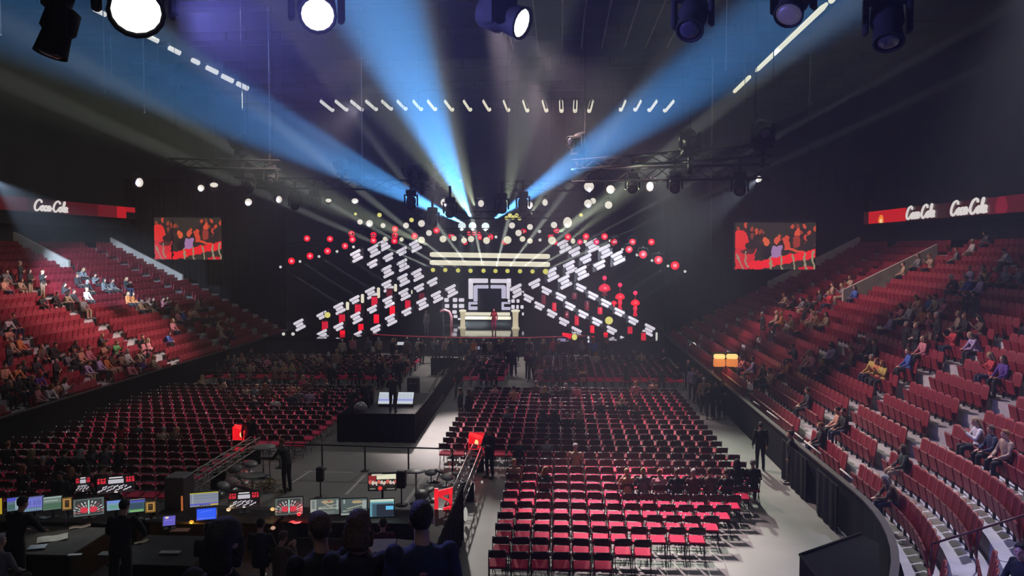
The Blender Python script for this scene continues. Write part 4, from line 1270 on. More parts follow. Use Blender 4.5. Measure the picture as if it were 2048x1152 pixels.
# red glowing frame at the near end
d = 21.6
p = P(887, 994, d); W, Hh = .50, .66
t = thing('red_light_stand', 'bright red square frame with a slanted brace at the near end of the right barrier', 'frame', p)
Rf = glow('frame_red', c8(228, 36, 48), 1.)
mb = MB()
mb.prism([(-W / 2, Hh * .22), (W / 2, Hh * .42), (W / 2, Hh * .18), (-W / 2, -.02)], -.05, .05, Matrix(((1, 0, 0, 0), (0, 0, 1, 0), (0, 1, 0, 0), (0, 0, 0, 1))))
obj('top_bar', mb, Rf, t)
for s in (-1, 1):
    mb = MB(); mb.box((s * (W / 2 - .05), 0, -.05), (.10 if s < 0 else .07, .1, Hh * .86)); obj('upright', mb, Rf, t)
mb = MB(); mb.box((.05, .02, -.06), (.34, .05, .05), Matrix.Rotation(R(24), 3, 'Y')); mb.box((.1, 0, -.30), (.22, .08, .06), Matrix.Rotation(R(-18), 3, 'Y')); obj('brace', mb, Rf, t)
mb = MB(); mb.box((0, .02, -Hh / 2 - .15 - p.z * .5 + .2), (.4, .3, p.z - .2)); obj('plinth', mb, blackm, t)
for i, (px, py, w, h) in enumerate(((946, 975, 8, 22), (931, 1028, 9, 30), (965, 903, 6, 10), (964, 964, 5, 6))):
    p = P(px, py, 26.0 - i if i < 2 else 27.2)
    p = PZ(px, py + h * .5, .08); 
    k = p.y / 1600
    mb = MB(); mb.ell((0, 0, h * k / 2), (w * k / 2, .06, h * k / 2), 10, 8)
    o = tag(obj('marker_light', mb, glow('marker', c8(170, 168, 160), 1.), None, p), ('upper', 'lower', 'smallest upper', 'tiny lower')[i] + ' whitish marker light beside the right lattice barrier', 'light')

# ------------------------------------------------------------------ things standing in the open control floor
def round_table(px, py, w, ztop, lab, m):
    p = PZ(px, py, ztop)
    r = w / 2 * p.y / 1600
    t = thing('round_table', lab, 'table', (p.x, p.y, 0))
    mb = MB(); mb.lathe([(.02, ztop - .04), (r * .96, ztop - .03), (r, ztop - .015), (r * .98, ztop), (.02, ztop)], 24); obj('tabletop', mb, m, t)
    mb = MB(); mb.tube([(0, 0, .03), (0, 0, ztop - .03)], .03, 8); obj('pole', mb, alu, t)
    mb = MB(); mb.lathe([(r * .65, 0), (r * .65, .015), (.05, .04)], 18); obj('base', mb, blackm, t)
tt = mat('grey_tabletop', (.17, .18, .17), .5, 0, .1)
round_table(526, 893, 50, 1.08, 'grey round bar table by the left lattice barrier', tt)
round_table(832, 941, 40, 1.05, 'pale grey round bar table beside the television', mat('pale_top', (.26, .25, .25), .5, 0, .1))
round_table(505, 950, 52, .72, 'low grey-green round table in front of the man in the green coat', mat('greenish_top', (.15, .17, .15), .5, 0, .1))
# music stand with white papers
p = PZ(540, 978, 0)
t = thing('music_stand', 'dark music stand with white pages in front of the man in the green coat', 'stand', p)
mb = MB(); mb.tube([(0, 0, 0), (0, 0, .98)], .022, 6)
obj('pole', mb, alu, t)
for a in (90, 210, 330):
    mb = MB(); mb.tube([(0, 0, .12), (.24 * math.cos(R(a)), .24 * math.sin(R(a)), .01)], .014, 5); obj('foot', mb, blackm, t)
mb = MB(); mb.box((0, 0, 1.02), (.6, .42, .02), Matrix.Rotation(R(-25), 3, 'X')); obj('desk_tray', mb, blackm, t)
for i, (x, rz) in enumerate(((-.16, 8), (.15, -10))):
    mb = MB(); mb.box((x, -.01, 1.05 + .004 * i), (.28, .34, .008), Matrix.Rotation(R(-25), 3, 'X') @ Matrix.Rotation(R(rz), 3, 'Z'))
    tag(obj('paper_sheet', mb, mat('white_page', (.75, .73, .70), .8, 0, .05), None, p), ('left', 'right')[i] + ' white page lying on the music stand', 'paper')
# speakers on thin stands
for px, py, w, h, fy, lab in ((641, 961, 15, 30, 996, 'left small black loudspeaker on a thin stand on the open floor'), (803, 968, 19, 36, 1010, 'right small black loudspeaker on a thin stand beside the television')):
    f = PZ(px, fy, 0)
    k = f.y / 1600
    z = 8 - f.y * (py - 497) / 1600
    t = thing('loudspeaker', lab, 'speaker', f)
    mb = MB(); mb.rbox((0, 0, z), (w * k, w * k * .9, h * k), .03); obj('cabinet', mb, blackm, t)
    mb = MB(); mb.rbox((0, -w * k * .45 - .008, z), (w * k * .86, .016, h * k * .9), .006); obj('grille', mb, mat('speaker_grille', (.012, .012, .013), .7, 0, .3, 60), t)
    mb = MB(); mb.tube([(0, 0, 0), (0, 0, z - h * k / 2)], .022, 6); obj('pole', mb, blackm, t)
    mb = MB(); mb.lathe([(.2, 0), (.2, .02), (.04, .04)], 14); obj('base', mb, blackm, t)
# white tape lines on the floor
for i, (a, b, w) in enumerate((((585, 965), (622, 941), .07), ((692, 989), (730, 950), .10), ((811, 1006), (849, 953), .12), ((608, 943), (705, 945), .05), ((735, 947), (836, 951), .05))):
    p, q = PZ(*a, 0), PZ(*b, 0)
    v = q - p
    nrm = v.cross(Vector((0, 0, 1))).normalized() * w / 2
    mb = MB(); vs = [p + nrm, q + nrm, q - nrm, p - nrm]
    mb.add([(v_.x, v_.y, .001) for v_ in vs] + [(v_.x, v_.y, .004) for v_ in vs], [(4, 5, 6, 7), (3, 2, 1, 0), (0, 1, 5, 4), (1, 2, 6, 5), (2, 3, 7, 6), (3, 0, 4, 7)])
    tag(obj('floor_tape', mb, tape_m), ('leftmost slanting', 'middle slanting', 'rightmost slanting', 'left thin crosswise', 'right thin crosswise')[i] + ' white tape line on the open control floor', 'tape line')
# stools and round discs lying about
disc = mat('stool_grey', (.13, .13, .13), .45, 0, .15)
disc2 = mat('stool_rose', (.22, .13, .13), .5, 0, .15)
for i, (px, py, r, tx, ty, m) in enumerate(((478, 955, .26, 20, -25, disc), (462, 968, .25, 35, 10, disc2), (446, 975, .22, 15, 30, disc), (486, 978, .28, -12, 20, disc2), (500, 930, .27, 8, 12, disc), (470, 940, .24, 25, 0, disc),
                                       (862, 948, .22, 10, 0, disc), (879, 946, .2, -10, 20, disc), (894, 957, .22, 12, 8, mat('stool_pale', (.24, .23, .23), .45, 0, .1)), (856, 984, .24, 6, -18, disc), (843, 992, .22, 30, 5, disc), (912, 951, .18, 0, 10, disc))):
    p = PZ(px, py, .3)
    t = thing('bar_stool', ('grey stool tilted over near the left barrier, upper one', 'rose grey stool lying by the left barrier', 'small grey stool at the foot of the left barrier', 'rose grey stool beside the golden cable coil', 'grey stool under the music stand', 'grey stool behind the low round table',
        'grey stool right of the pale bar table', 'dark stool farthest right of the pale bar table', 'palest stool beside the red frame', 'dark stool left of the red frame', 'tilted dark stool at the end of the tape line', 'small stool touching the right barrier')[i], 'stool', p)
    t.rotation_euler = (R(tx), R(ty), 0)
    mb = MB(); mb.lathe([(.02, .02), (r * .9, .02), (r, .045), (r * .95, .08), (.02, .09)], 18); obj('seat', mb, m, t)
    mb = MB(); mb.tube([(0, 0, .03), (0, 0, -.27)], .025, 6); mb.lathe([(r * .75, -.29), (r * .75, -.275), (.04, -.26)], 14); obj('foot', mb, alu, t)
# coils of golden cable, which nobody could count
mb = MB(); rd = random.Random(3)
cb = PZ(535, 978, 0)
for i in range(46):
    x, y = rd.gauss(0, .32), rd.gauss(0, .32)
    r = rd.uniform(.05, .13)
    z = .03 + max(0, .35 - math.hypot(x, y) * .8) * rd.random()
    n = Matrix.Rotation(rd.uniform(-.9, .9), 3, 'X') @ Matrix.Rotation(rd.uniform(0, 6), 3, 'Z')
    mb.tube([Vector((x, y, z + .05)) + n @ Vector((r * math.cos(k * .9), r * math.sin(k * .9), 0)) for k in range(7)], .014, 5, True)
o = tag(obj('cable_tangle', mb, mat('golden_cable', (.45, .36, .20), .3, .4, .4, 6), None, cb), 'tangle of golden and pale cables on the floor by the man in green', 'cables'); o['kind'] = 'stuff'

# ------------------------------------------------------------------ right side: amber booth, barrier drape, near black tunnel box
for i, px in enumerate((1438.5, 1464)):
    d = 43.5
    p = P(px, 720, d)
    t = thing('amber_light_box', ('left', 'right')[i] + ' of the two glowing amber boxes by the right-hand boards', 'light box', p)
    W, Hh = 22 * d / 1600, 26 * d / 1600
    mb = MB(); mb.rbox((0, 0, -Hh * .2), (W, .3, Hh * .6), .04); obj('lower_panel', mb, glow('amber_low', c8(205, 120, 62), 1.), t)
    mb = MB(); mb.rbox((0, -.01, Hh * .27), (W * .98, .3, Hh * .36), .06); obj('bright_panel', mb, glow('amber_high', c8(252, 212, 130), 1.), t)
    mb = MB(); mb.box((0, .19, 0), (W + .08, .08, Hh + .1)); mb.box((0, .1, -Hh / 2 - .2), (W * .6, .2, .34)); obj('housing', mb, blackm, t)
lamp('POINT', P(1452, 722, 42.6), None, 25, (1, .55, .2), size=.2)
t = thing('tunnel_parapet', 'black boxed tunnel mouth at the bottom right beside the curved boards', 'parapet', (6.15, 17.2, 0))
q_ = [(5.3 - 6.15, 17.7 - 17.2), (5.3 - 6.15, 13.9 - 17.2), (5.6 - 6.15, 13.9 - 17.2), (7.35 - 6.15, 18.6 - 17.2), (7.15 - 6.15, 19.15 - 17.2)]
mb = MB(); mb.prism(q_, 0, 1.22); obj('black_box', mb, black, t)
mb = MB(); mb.tube([Vector((*q_[0], 1.25)), Vector((*q_[4], 1.25))], .03, 6); mb.tube([Vector((*q_[0], 1.25)), Vector((*q_[1], 1.25))], .03, 6); obj('top_rail', mb, rigm, t)
# dark drape panels hung on the right boards
for i, (y0, y1) in enumerate(((25.4, 28.2), (22.6, 24.4))):
    mb = MB(); drape_panel(mb, (7.8, y0, .02), (7.8, y1, .02), 1.34)
    tag(obj('boards_drape', mb, black), ('farther', 'nearer')[i] + ' black cloth hung over the right-hand boards', 'drape')
# whitish tape pieces on the right boards' edge
for i, (a, b) in enumerate((((1590, 866), (1606, 879)), ((1609, 882), (1642, 908)), ((1681, 938), (1705, 958)), ((1507, 803), (1520, 812)), ((1534, 822), (1557, 839)))):
    p, q = PZ(*a, 1.46), PZ(*b, 1.46)
    v = q - p
    mb = MB(); mb.tube([(0, 0, 0), v], .028, 6)
    o = tag(obj('edge_tape', mb, mat('white_edge_tape', (.5, .48, .46), .5, 0, .2), None, p), 'whitish tape on the right boards, ' + ('second from the camera, short', 'second from the camera, long', 'nearest the camera', 'farthest of five', 'fourth from the camera')[i], 'edge tape')
# handrails on the stairs at the near right corner
def stairrail(pts, lab):
    t = thing('stair_handrail', lab, 'handrail', pts[0])
    o = Vector(pts[0])
    mb = MB(); mb.tube([Vector(p) - o + Vector((0, 0, .9)) for p in pts], .025, 6); obj('rail', mb, mat('maroon_rail', (.09, .02, .03), .4, .2, .1), t)
    for p in pts:
        mb = MB(); q = Vector(p) - o; mb.tube([q, q + Vector((0, 0, .9))], .02, 6); obj('post', mb, mat('maroon_rail', (.09, .02, .03)), t)
def stand_pt(side, k, s, back=0.):
    """a point on tread k of the stand; s is the place along the hall (right or left straight), or an angle below the corner when negative"""
    off = .78 + DR * k + back
    z = Z0 + DZ * k + .004
    if side == 'r':
        if s >= CY:
            return Vector((RIMX + off, s, z)), math.pi / 2
        a = (s - CY) / RC
        return Vector((CXR + (RC + off) * math.cos(a), CY + (RC + off) * math.sin(a), z)), math.pi / 2 + a
    if s >= CY:
        return Vector((LRIM - off, s, z)), -math.pi / 2
    a = (s - CY) / RC
    return Vector((CXL - (RC + off) * math.cos(a), CY + (RC + off) * math.sin(a), z)), -math.pi / 2 - a
for i, (k0, k1) in enumerate(((0, 2), (2, 4), (4, 6))):
    stairrail([stand_pt('r', k, 17.6)[0] for k in range(k0, k1 + 1)], ('lowest', 'second', 'third')[i] + ' maroon stair handrail at the near right corner of the stand')
# ------------------------------------------------------------------ folding floor chairs
def chair_full():
    t = thing('folding_chair', 'x', 'chair')
    mb = MB()
    mb.tube([(-.225, .20, 0), (-.215, .0, .42), (-.205, -.17, .78), (-.195, -.195, .845), (-.14, -.205, .87), (.14, -.205, .87), (.195, -.195, .845), (.205, -.17, .78), (.215, 0, .42), (.225, .20, 0)], .013, 7)
    mb.mi = 1
    for s in (-1, 1):
        mb.ell((s * .185, -.205, .865), .031, 10, 8)  # balls added at the bends so the lights make glints
    obj('frame', mb, [chrome, glint_m], t)
    for s in (-1, 1):
        mb = MB(); mb.tube([(s * .19, -.30, 0), (s * .19, -.05, .30), (s * .19, .14, .43)], .011, 6); obj('rear_leg', mb, chrome, t)
    mb = MB(); mb.tube([(-.19, -.22, .10), (.19, -.22, .10)], .009, 5); mb.tube([(-.222, .13, .14), (.222, .13, .14)], .009, 5); obj('stretcher', mb, chrome, t)
    mb = MB()
    n = 6
    vs = []
    for j, z in enumerate((.675, .70, .81, .86)):
        for i in range(n + 1):
            u = i / n * 2 - 1
            q = (.97, 1, 1, .84)[j]
            y = -.145 - (z - .675) * .30 - .02 * (1 - u * u)
            vs.append((u * .195 * q, y, z))
    m0 = len(vs)
    vs += [(x, y + .032, z) for x, y, z in vs]
    fs = []
    w = n + 1
    for j in range(3):
        for i in range(n):
            a = j * w + i
            fs.append((a, a + 1, a + w + 1, a + w)); fs.append((m0 + a, m0 + a + w, m0 + a + w + 1, m0 + a + 1))
    for i in range(n):
        fs.append((i, m0 + i, m0 + i + 1, i + 1)); a = 3 * w + i; fs.append((a, a + 1, m0 + a + 1, m0 + a))
    for j in range(3):
        a = j * w; fs.append((a, a + w, m0 + a + w, m0 + a)); a = j * w + n; fs.append((a, m0 + a, m0 + a + w, a + w))
    mb.add(vs, fs, True)
    obj('backrest', mb, maroon, t)
    mb = MB(); mb.rbox((0, .03, .475), (.41, .43, .05), .02, Matrix.Rotation(R(7), 3, 'X')); obj('seat', mb, crimson, t)['label'] = 'crimson padded seat'
    mb = MB(); mb.rbox((0, .03, .440), (.41, .42, .014), .01, Matrix.Rotation(R(7), 3, 'X')); obj('seat_pan', mb, chrome, t)
    return t
def chair_lite(mb, T):
    mb.T = T
    mb.mi = 2
    mb.box((0, .03, .472), (.41, .43, .05), Matrix.Rotation(R(7), 3, 'X'))
    mb.mi = 1
    b = Matrix.Translation((0, -.165, .77)) @ Matrix.Rotation(R(106), 4, 'X')
    mb.prism([(-.195, -.09), (.195, -.09), (.195, .06), (.16, .095), (-.16, .095), (-.195, .06)], -.017, .017, b)
    mb.mi = 0
    mb.tube([(-.20, -.19, .84), (-.14, -.205, .868), (.14, -.205, .868), (.20, -.19, .84)], .014, 5)
    mb.mi = 3
    for s in (-1, 1):
        mb.ell((s * .185, -.205, .865), .031, 8, 6)
    mb.mi = 0
    for s in (-1, 1):
        mb.tube([(s * .222, .20, 0), (s * .205, -.18, .84)], .012, 3)
        mb.tube([(s * .19, -.28, 0), (s * .19, .12, .43)], .011, 3)
chairs = []      # (x, y, block, row, number)
PITCH, ROW = .5, .93
nright = [6, 8, 11, 12, 13, 14, 15, 16, 16, 16, 16]
for i in range(25):
    y = 18.7 + ROW * i
    if i <= 10:
        for j in range(nright[i]):
            chairs.append((-1.45 + PITCH * j, y, 'right', i, j))
    else:
        for j in range(21):
            x = -4.2 + PITCH * j
            if x < 6.3:
                chairs.append((x, y, 'right', i, j))
for i in range(23):
    y = 20.6 + ROW * i
    x1 = -11.95 if y < 29.6 else -9.95
    a = (22 - y)
    lim = LRIM + .9 if y >= 22 else CXL - math.sqrt(RC * RC - a * a) + .9
    if 29 < y < 33: lim = max(lim, -20.3)
    j = 0
    x = x1
    while x > lim:
        if y > 22.5 or x < -12.6:
            chairs.append((x, y, 'left', i, j))
        x -= PITCH; j += 1
for i in range(9):
    y = 45.6 + ROW * i
    for j in range(6):
        chairs.append((-5.9 + PITCH * j, y, 'centre rear', i, j))
    for j in range(17):
        chairs.append((-1.2 + PITCH * j, y, 'right rear', i, j))
    for j in range(23):
        chairs.append((-9.6 - PITCH * j, y, 'left rear', i, j))
def inframe(p, m=20):
    if p[1] < 2:
        return False
    x, y = proj(p)
    return -m < x < 2048 + m and -m < y < 1152 + m
chairs = [c for c in chairs if inframe((c[0], c[1], .6), 25)]
chairs.sort(key=lambda c: (Vector((c[0], c[1], .6)) - EYE).length)
full = chair_full(); fk = tree(full)
mbl = MB(); chair_lite(mbl, Matrix())
lite_me = mbl.mesh('folding_chair', [chrome, maroon, crimson, glint_m])
rd = random.Random(11)
mass = MB()
chairpos = {}
for n_, (x, y, blk, i, j) in enumerate(chairs):
    chairpos[(blk, i, j)] = (x, y)
    jx, jy, jr = rd.uniform(-.02, .02), rd.uniform(-.03, .03), rd.uniform(-.05, .05)
    if n_ < 300:
        lab = f'crimson folding chair, {nth(j + 1)} from the aisle in the {nth(i + 1)} row of the {blk} block'
        if n_ == 0:
            t = full; t.location = (x + jx, y + jy, 0); t.rotation_euler = (0, 0, jr); t['label'] = lab
        elif n_ < 115:
            t = copytree(full, (x + jx, y + jy, 0), jr, lab, fk)
        else:
            t = link(bpy.data.objects.new('folding_chair', lite_me)); t.location = (x + jx, y + jy, 0); t.rotation_euler = (0, 0, jr)
        tag(t, lab, 'chair', f'folding chairs of the {blk} floor block')
    else:
        chair_lite(mass, Matrix.Translation((x + jx, y + jy, 0)) @ Matrix.Rotation(jr, 4, 'Z'))
mass.T = None
o = tag(obj('folding_chair_rows', mass, [chrome, maroon, crimson, glint_m]), 'the remaining rows of folding chairs filling the floor towards the stage', 'chairs'); o['kind'] = 'stuff'

# ------------------------------------------------------------------ fixed seats of the stands
def seat_full():
    t = thing('stand_seat', 'x', 'seat')
    mb = MB()
    n = 6; vs = []
    for j, (z, q) in enumerate(((.08, .96), (.20, 1), (.78, 1), (.87, .84))):
        for i in range(n + 1):
            u = i / n * 2 - 1
            vs.append((u * .240 * q, -.08 - (z - .08) * .16 - .035 * (1 - u * u), z - (.03 * u * u if j == 3 else 0)))
    m0 = len(vs); vs += [(x, y + .03, z) for x, y, z in vs]
    fs = []; w = n + 1
    for j in range(3):
        for i in range(n):
            a = j * w + i
            fs.append((a, a + 1, a + w + 1, a + w)); fs.append((m0 + a, m0 + a + w, m0 + a + w + 1, m0 + a + 1))
    for i in range(n):
        fs.append((i, m0 + i, m0 + i + 1, i + 1)); a = 3 * w + i; fs.append((a, a + 1, m0 + a + 1, m0 + a))
    for j in range(3):
        a = j * w; fs.append((a, a + w, m0 + a + w, m0 + a)); a = j * w + n; fs.append((a, m0 + a, m0 + a + w, a + w))
    mb.add(vs, fs, True); obj('backrest', mb, redplastic, t)
    mb = MB(); mb.rbox((0, .05, .40), (.44, .05, .44), .03, Matrix.Rotation(R(-12), 3, 'X')); obj('folded_seat', mb, redplastic, t)
    mb = MB(); mb.box((0, -.03, .12), (.06, .06, .24)); mb.box((0, -.02, .22), (.36, .05, .04)); obj('bracket', mb, blackm, t)
    return t
def seat_lite(mb, T):
    mb.T = T
    mb.mi = 0
    vs = [(-.225, -.06, .08), (.225, -.06, .08), (.24, -.16, .74), (.18, -.19, .86), (-.18, -.19, .86), (-.24, -.16, .74)]
    vs = vs + [(x, y - .04, z) for x, y, z in vs]
    mb.add(vs, [(0, 1, 2, 3, 4, 5), (11, 10, 9, 8, 7, 6), (2, 1, 7, 8), (3, 2, 8, 9), (4, 3, 9, 10), (5, 4, 10, 11), (0, 5, 11, 6), (1, 0, 6, 7)])
    mb.box((0, .03, .40), (.44, .06, .44), Matrix.Rotation(R(-12), 3, 'X'))
    mb.mi = 1
    mb.box((0, -.03, .12), (.06, .06, .24))
R_AISLES = (17.4, 24.6, 29.4, 38.0, 47.0, 56.0)
L_AISLES = (32.0, 38.4, 45.5, 53.0, 60.0)
seats = []
def block(side, s):
    al = R_AISLES if side == 'r' else L_AISLES
    b = 0
    for a in al:
        if s > a:
            b += 1
    return b
for side, al, s0, s1 in (('r', R_AISLES, 13.0, 64.0), ('l', L_AISLES, 29.0, 64.0)):
    for k in range(NK - 1):
        s = s0
        prev = None; num = 0
        while s < s1:
            step = .5
            if s < CY:
                step = .5 * RC / (RC + .78 + DR * k)
            skip = any(abs(s - a) < .62 for a in al) or (side == 'r' and abs(s - 62.5) < .4 and k > 8) or (side == 'r' and abs(s - 46.2) < .5 and k > 8) or (side == 'l' and abs(s - 52.2) < .4 and k > 12)
            b = block(side, s)
            if b != prev:
                num = 0; prev = b
            if not skip:
                num += 1
                p, rz = stand_pt(side, k, s)
                if inframe(p + Vector((0, 0, .6))):
                    seats.append((p, rz, side, k, b, num))
            s += step
seats.sort(key=lambda q: (q[0] - EYE).length)
sfull = seat_full(); sk = tree(sfull)
mbl = MB(); seat_lite(mbl, Matrix())
seat_me = mbl.mesh('stand_seat', [redplastic, blackm])
mass = MB()
RB_ = ['lowest corner', 'corner', 'second', 'third', 'fourth', 'fifth', 'last']
for n_, (p, rz, side, k, b, num) in enumerate(seats):
    if n_ < 300:
        lab = f'red stand seat, {nth(num)} from the near stair in {nth(k + 1)} row of {RB_[b]} {"right" if side == "r" else "left"} block'
        if n_ == 0:
            t = sfull; t.location = p; t.rotation_euler = (0, 0, rz); t['label'] = lab
        elif n_ < 120:
            t = copytree(sfull, p, rz, lab, sk)
        else:
            t = link(bpy.data.objects.new('stand_seat', seat_me)); t.location = p; t.rotation_euler = (0, 0, rz)
        tag(t, lab, 'seat', f'fixed red seats of the {"right" if side == "r" else "left"} stand')
    else:
        seat_lite(mass, Matrix.Translation(p) @ Matrix.Rotation(rz, 4, 'Z'))
mass.T = None
o = tag(obj('stand_seat_rows', mass, [redplastic, blackm]), 'the remaining rows of fixed red seats climbing both stands', 'seats'); o['kind'] = 'stuff'

# ------------------------------------------------------------------ people
def remesh(mb, vox, smooth=2, fold=0., seed=0):
    me = mb.mesh('tmp', blackm)
    o = link(bpy.data.objects.new('tmp', me))
    m = o.modifiers.new('r', 'REMESH'); m.mode = 'VOXEL'; m.voxel_size = vox; m.use_smooth_shade = True
    s = o.modifiers.new('s', 'SMOOTH'); s.iterations = smooth; s.factor = .5
    dg = bpy.context.evaluated_depsgraph_get()
    out = bpy.data.meshes.new_from_object(o.evaluated_get(dg))
    bpy.data.objects.remove(o); bpy.data.meshes.remove(me)
    if fold:
        for v in out.vertices:
            q = v.co
            v.co = q + v.normal * (fold * (noise.noise(Vector((q.x * 9 + seed, q.y * 9, q.z * 5))) + .5 * noise.noise(Vector((q.x * 21, q.y * 21 + seed, q.z * 14)))))
    out.materials.clear()
    return out
X_, Y_, Z_ = Vector((1, 0, 0)), Vector((0, 1, 0)), Vector((0, 0, 1))
def pose_joints(kind):
    J = {}
    if kind in ('stand', 'walk', 'phone', 'cross', 'desk'):
        J.update(pel=(0, 0, .95), wai=(0, .01, 1.10), che=(0, 0, 1.30), nec=(0, -.02, 1.47), hea=(0, .015, 1.625))
        for s, n in ((1, 'R'), (-1, 'L')):
            J['sh' + n] = (s * .185, -.01, 1.42); J['el' + n] = (s * .25, -.03, 1.13); J['wr' + n] = (s * .255, .05, .89); J['hd' + n] = (0, .2, -1)
            J['hi' + n] = (s * .09, 0, .93); J['kn' + n] = (s * .105, .02, .50); J['an' + n] = (s * .115, -.03, .08); J['to' + n] = (s * .135, .15, .03)
        if kind == 'walk':
            J.update(knR=(.1, .16, .52), anR=(.11, .20, .09), toR=(.12, .38, .05), knL=(-.1, -.06, .50), anL=(-.11, -.28, .12), toL=(-.12, -.12, .03), elR=(.24, -.14, 1.14), wrR=(.24, -.06, .90), elL=(-.24, .10, 1.14), wrL=(-.22, .24, .95))
        if kind == 'phone':
            J.update(elR=(.24, .06, 1.15), wrR=(.10, .26, 1.27), hdR=(-.3, .5, .7), hea=(0, .04, 1.615))
        if kind == 'cross':
            J.update(elR=(.25, .08, 1.14), wrR=(.0, .20, 1.17), hdR=(-1, .1, .1), elL=(-.25, .08, 1.12), wrL=(.02, .22, 1.11), hdL=(1, .1, .1))
        if kind == 'desk':
            J.update(wai=(0, .03, 1.09), che=(0, .10, 1.28), nec=(0, .15, 1.43), hea=(0, .21, 1.57))
            for s, n in ((1, 'R'), (-1, 'L')):
                J['sh' + n] = (s * .185, .12, 1.38); J['el' + n] = (s * .29, .26, 1.13); J['wr' + n] = (s * .20, .46, 1.02); J['hd' + n] = (-s * .2, 1, -.3)
    else:
        J.update(pel=(0, -.08, .55), wai=(0, -.10, .70), che=(0, -.09, .92), nec=(0, -.08, 1.09), hea=(0, -.04, 1.245))
        for s, n in ((1, 'R'), (-1, 'L')):
            J['sh' + n] = (s * .185, -.08, 1.03); J['el' + n] = (s * .25, .01, .77); J['wr' + n] = (s * .13, .22, .66); J['hd' + n] = (-s * .4, .9, -.2)
            J['hi' + n] = (s * .09, -.06, .55); J['kn' + n] = (s * .13, .36, .53); J['an' + n] = (s * .13, .34, .08); J['to' + n] = (s * .15, .52, .03)
        if kind == 'sit_fwd':
            J.update(wai=(0, -.05, .70), che=(0, .04, .90), nec=(0, .12, 1.04), hea=(0, .20, 1.17))
            for s, n in ((1, 'R'), (-1, 'L')):
                J['sh' + n] = (s * .18, .08, .99); J['el' + n] = (s * .22, .24, .72); J['wr' + n] = (s * .06, .42, .68); J['hd' + n] = (-s * .5, .8, -.1)
        if kind == 'sit_phone':
            J.update(elR=(.24, .06, .80), wrR=(.08, .24, .98), hdR=(-.3, .5, .8), elL=(-.24, .05, .78), wrL=(-.08, .25, .94), hdL=(.3, .5, .8), hea=(0, .0, 1.235))
    return {k: Vector(v) for k, v in J.items()}
def limb(mb, a, b, ra, rb, n=10):
    v = b - a
    mb.tube([a - v.normalized() * ra * .6, a, a.lerp(b, .5), b, b + v.normalized() * rb * .6], [ra * .7, ra, (ra + rb) / 2 * 1.04, rb, rb * .7], n)
def hand(mb, w, d, s, up):
    d = d.normalized()
    sd = d.cross(up)
    sd = sd.normalized() if sd.length > .1 else X_.copy()
    nr = sd.cross(d).normalized()
    for k in range(2):
        pass
    c = w + d * .055
    mb.loft([(w + d * .0, .026, .020, sd, nr), (w + d * .03, .036, .018, sd, nr), (w + d * .075, .042, .016, sd, nr), (w + d * .095, .038, .012, sd, nr)], 10)
    for i in range(4):
        o = (i - 1.5) * .021
        L = (.062, .074, .070, .054)[i]
        b = w + d * .088 + sd * o
        mb.tube([b, b + d * L * .5 + nr * -.006, b + d * L * .85 - nr * .020, b + d * L * .98 - nr * .030], [.0095, .009, .008, .005], 7)
    b = w + d * .03 + sd * (-s * .032)
    mb.tube([b, b + d * .03 - sd * s * .020 - nr * .008, b + d * .058 - sd * s * .020 - nr * .018], [.012, .010, .007], 7)
def head_geo(mb, M):
    mb.T = M
    mb.ell((0, -.012, .030), (.076, .097, .098), 18, 12)
    mb.ell((0, .030, -.035), (.060, .062, .080), 16, 10)
    mb.ell((0, .058, -.092), (.030, .026, .022), 10, 7)
    mb.tube([(0, .086, .028), (0, .108, -.012), (0, .100, -.026)], [.009, .015, .010], 8)
    mb.ell((0, .084, .034), (.052, .014, .012), 12, 6)
    for s in (-1, 1):
        mb.ell((s * .077, -.008, -.002), (.010, .020, .031), 8, 8)
        mb.ell((s * .040, .066, -.012), (.022, .020, .020), 8, 6)
    mb.ell((0, .086, -.054), (.026, .010, .006), 10, 6)
    mb.ell((0, .084, -.066), (.022, .011, .007), 10, 6)
    mb.T = None
PM = {}
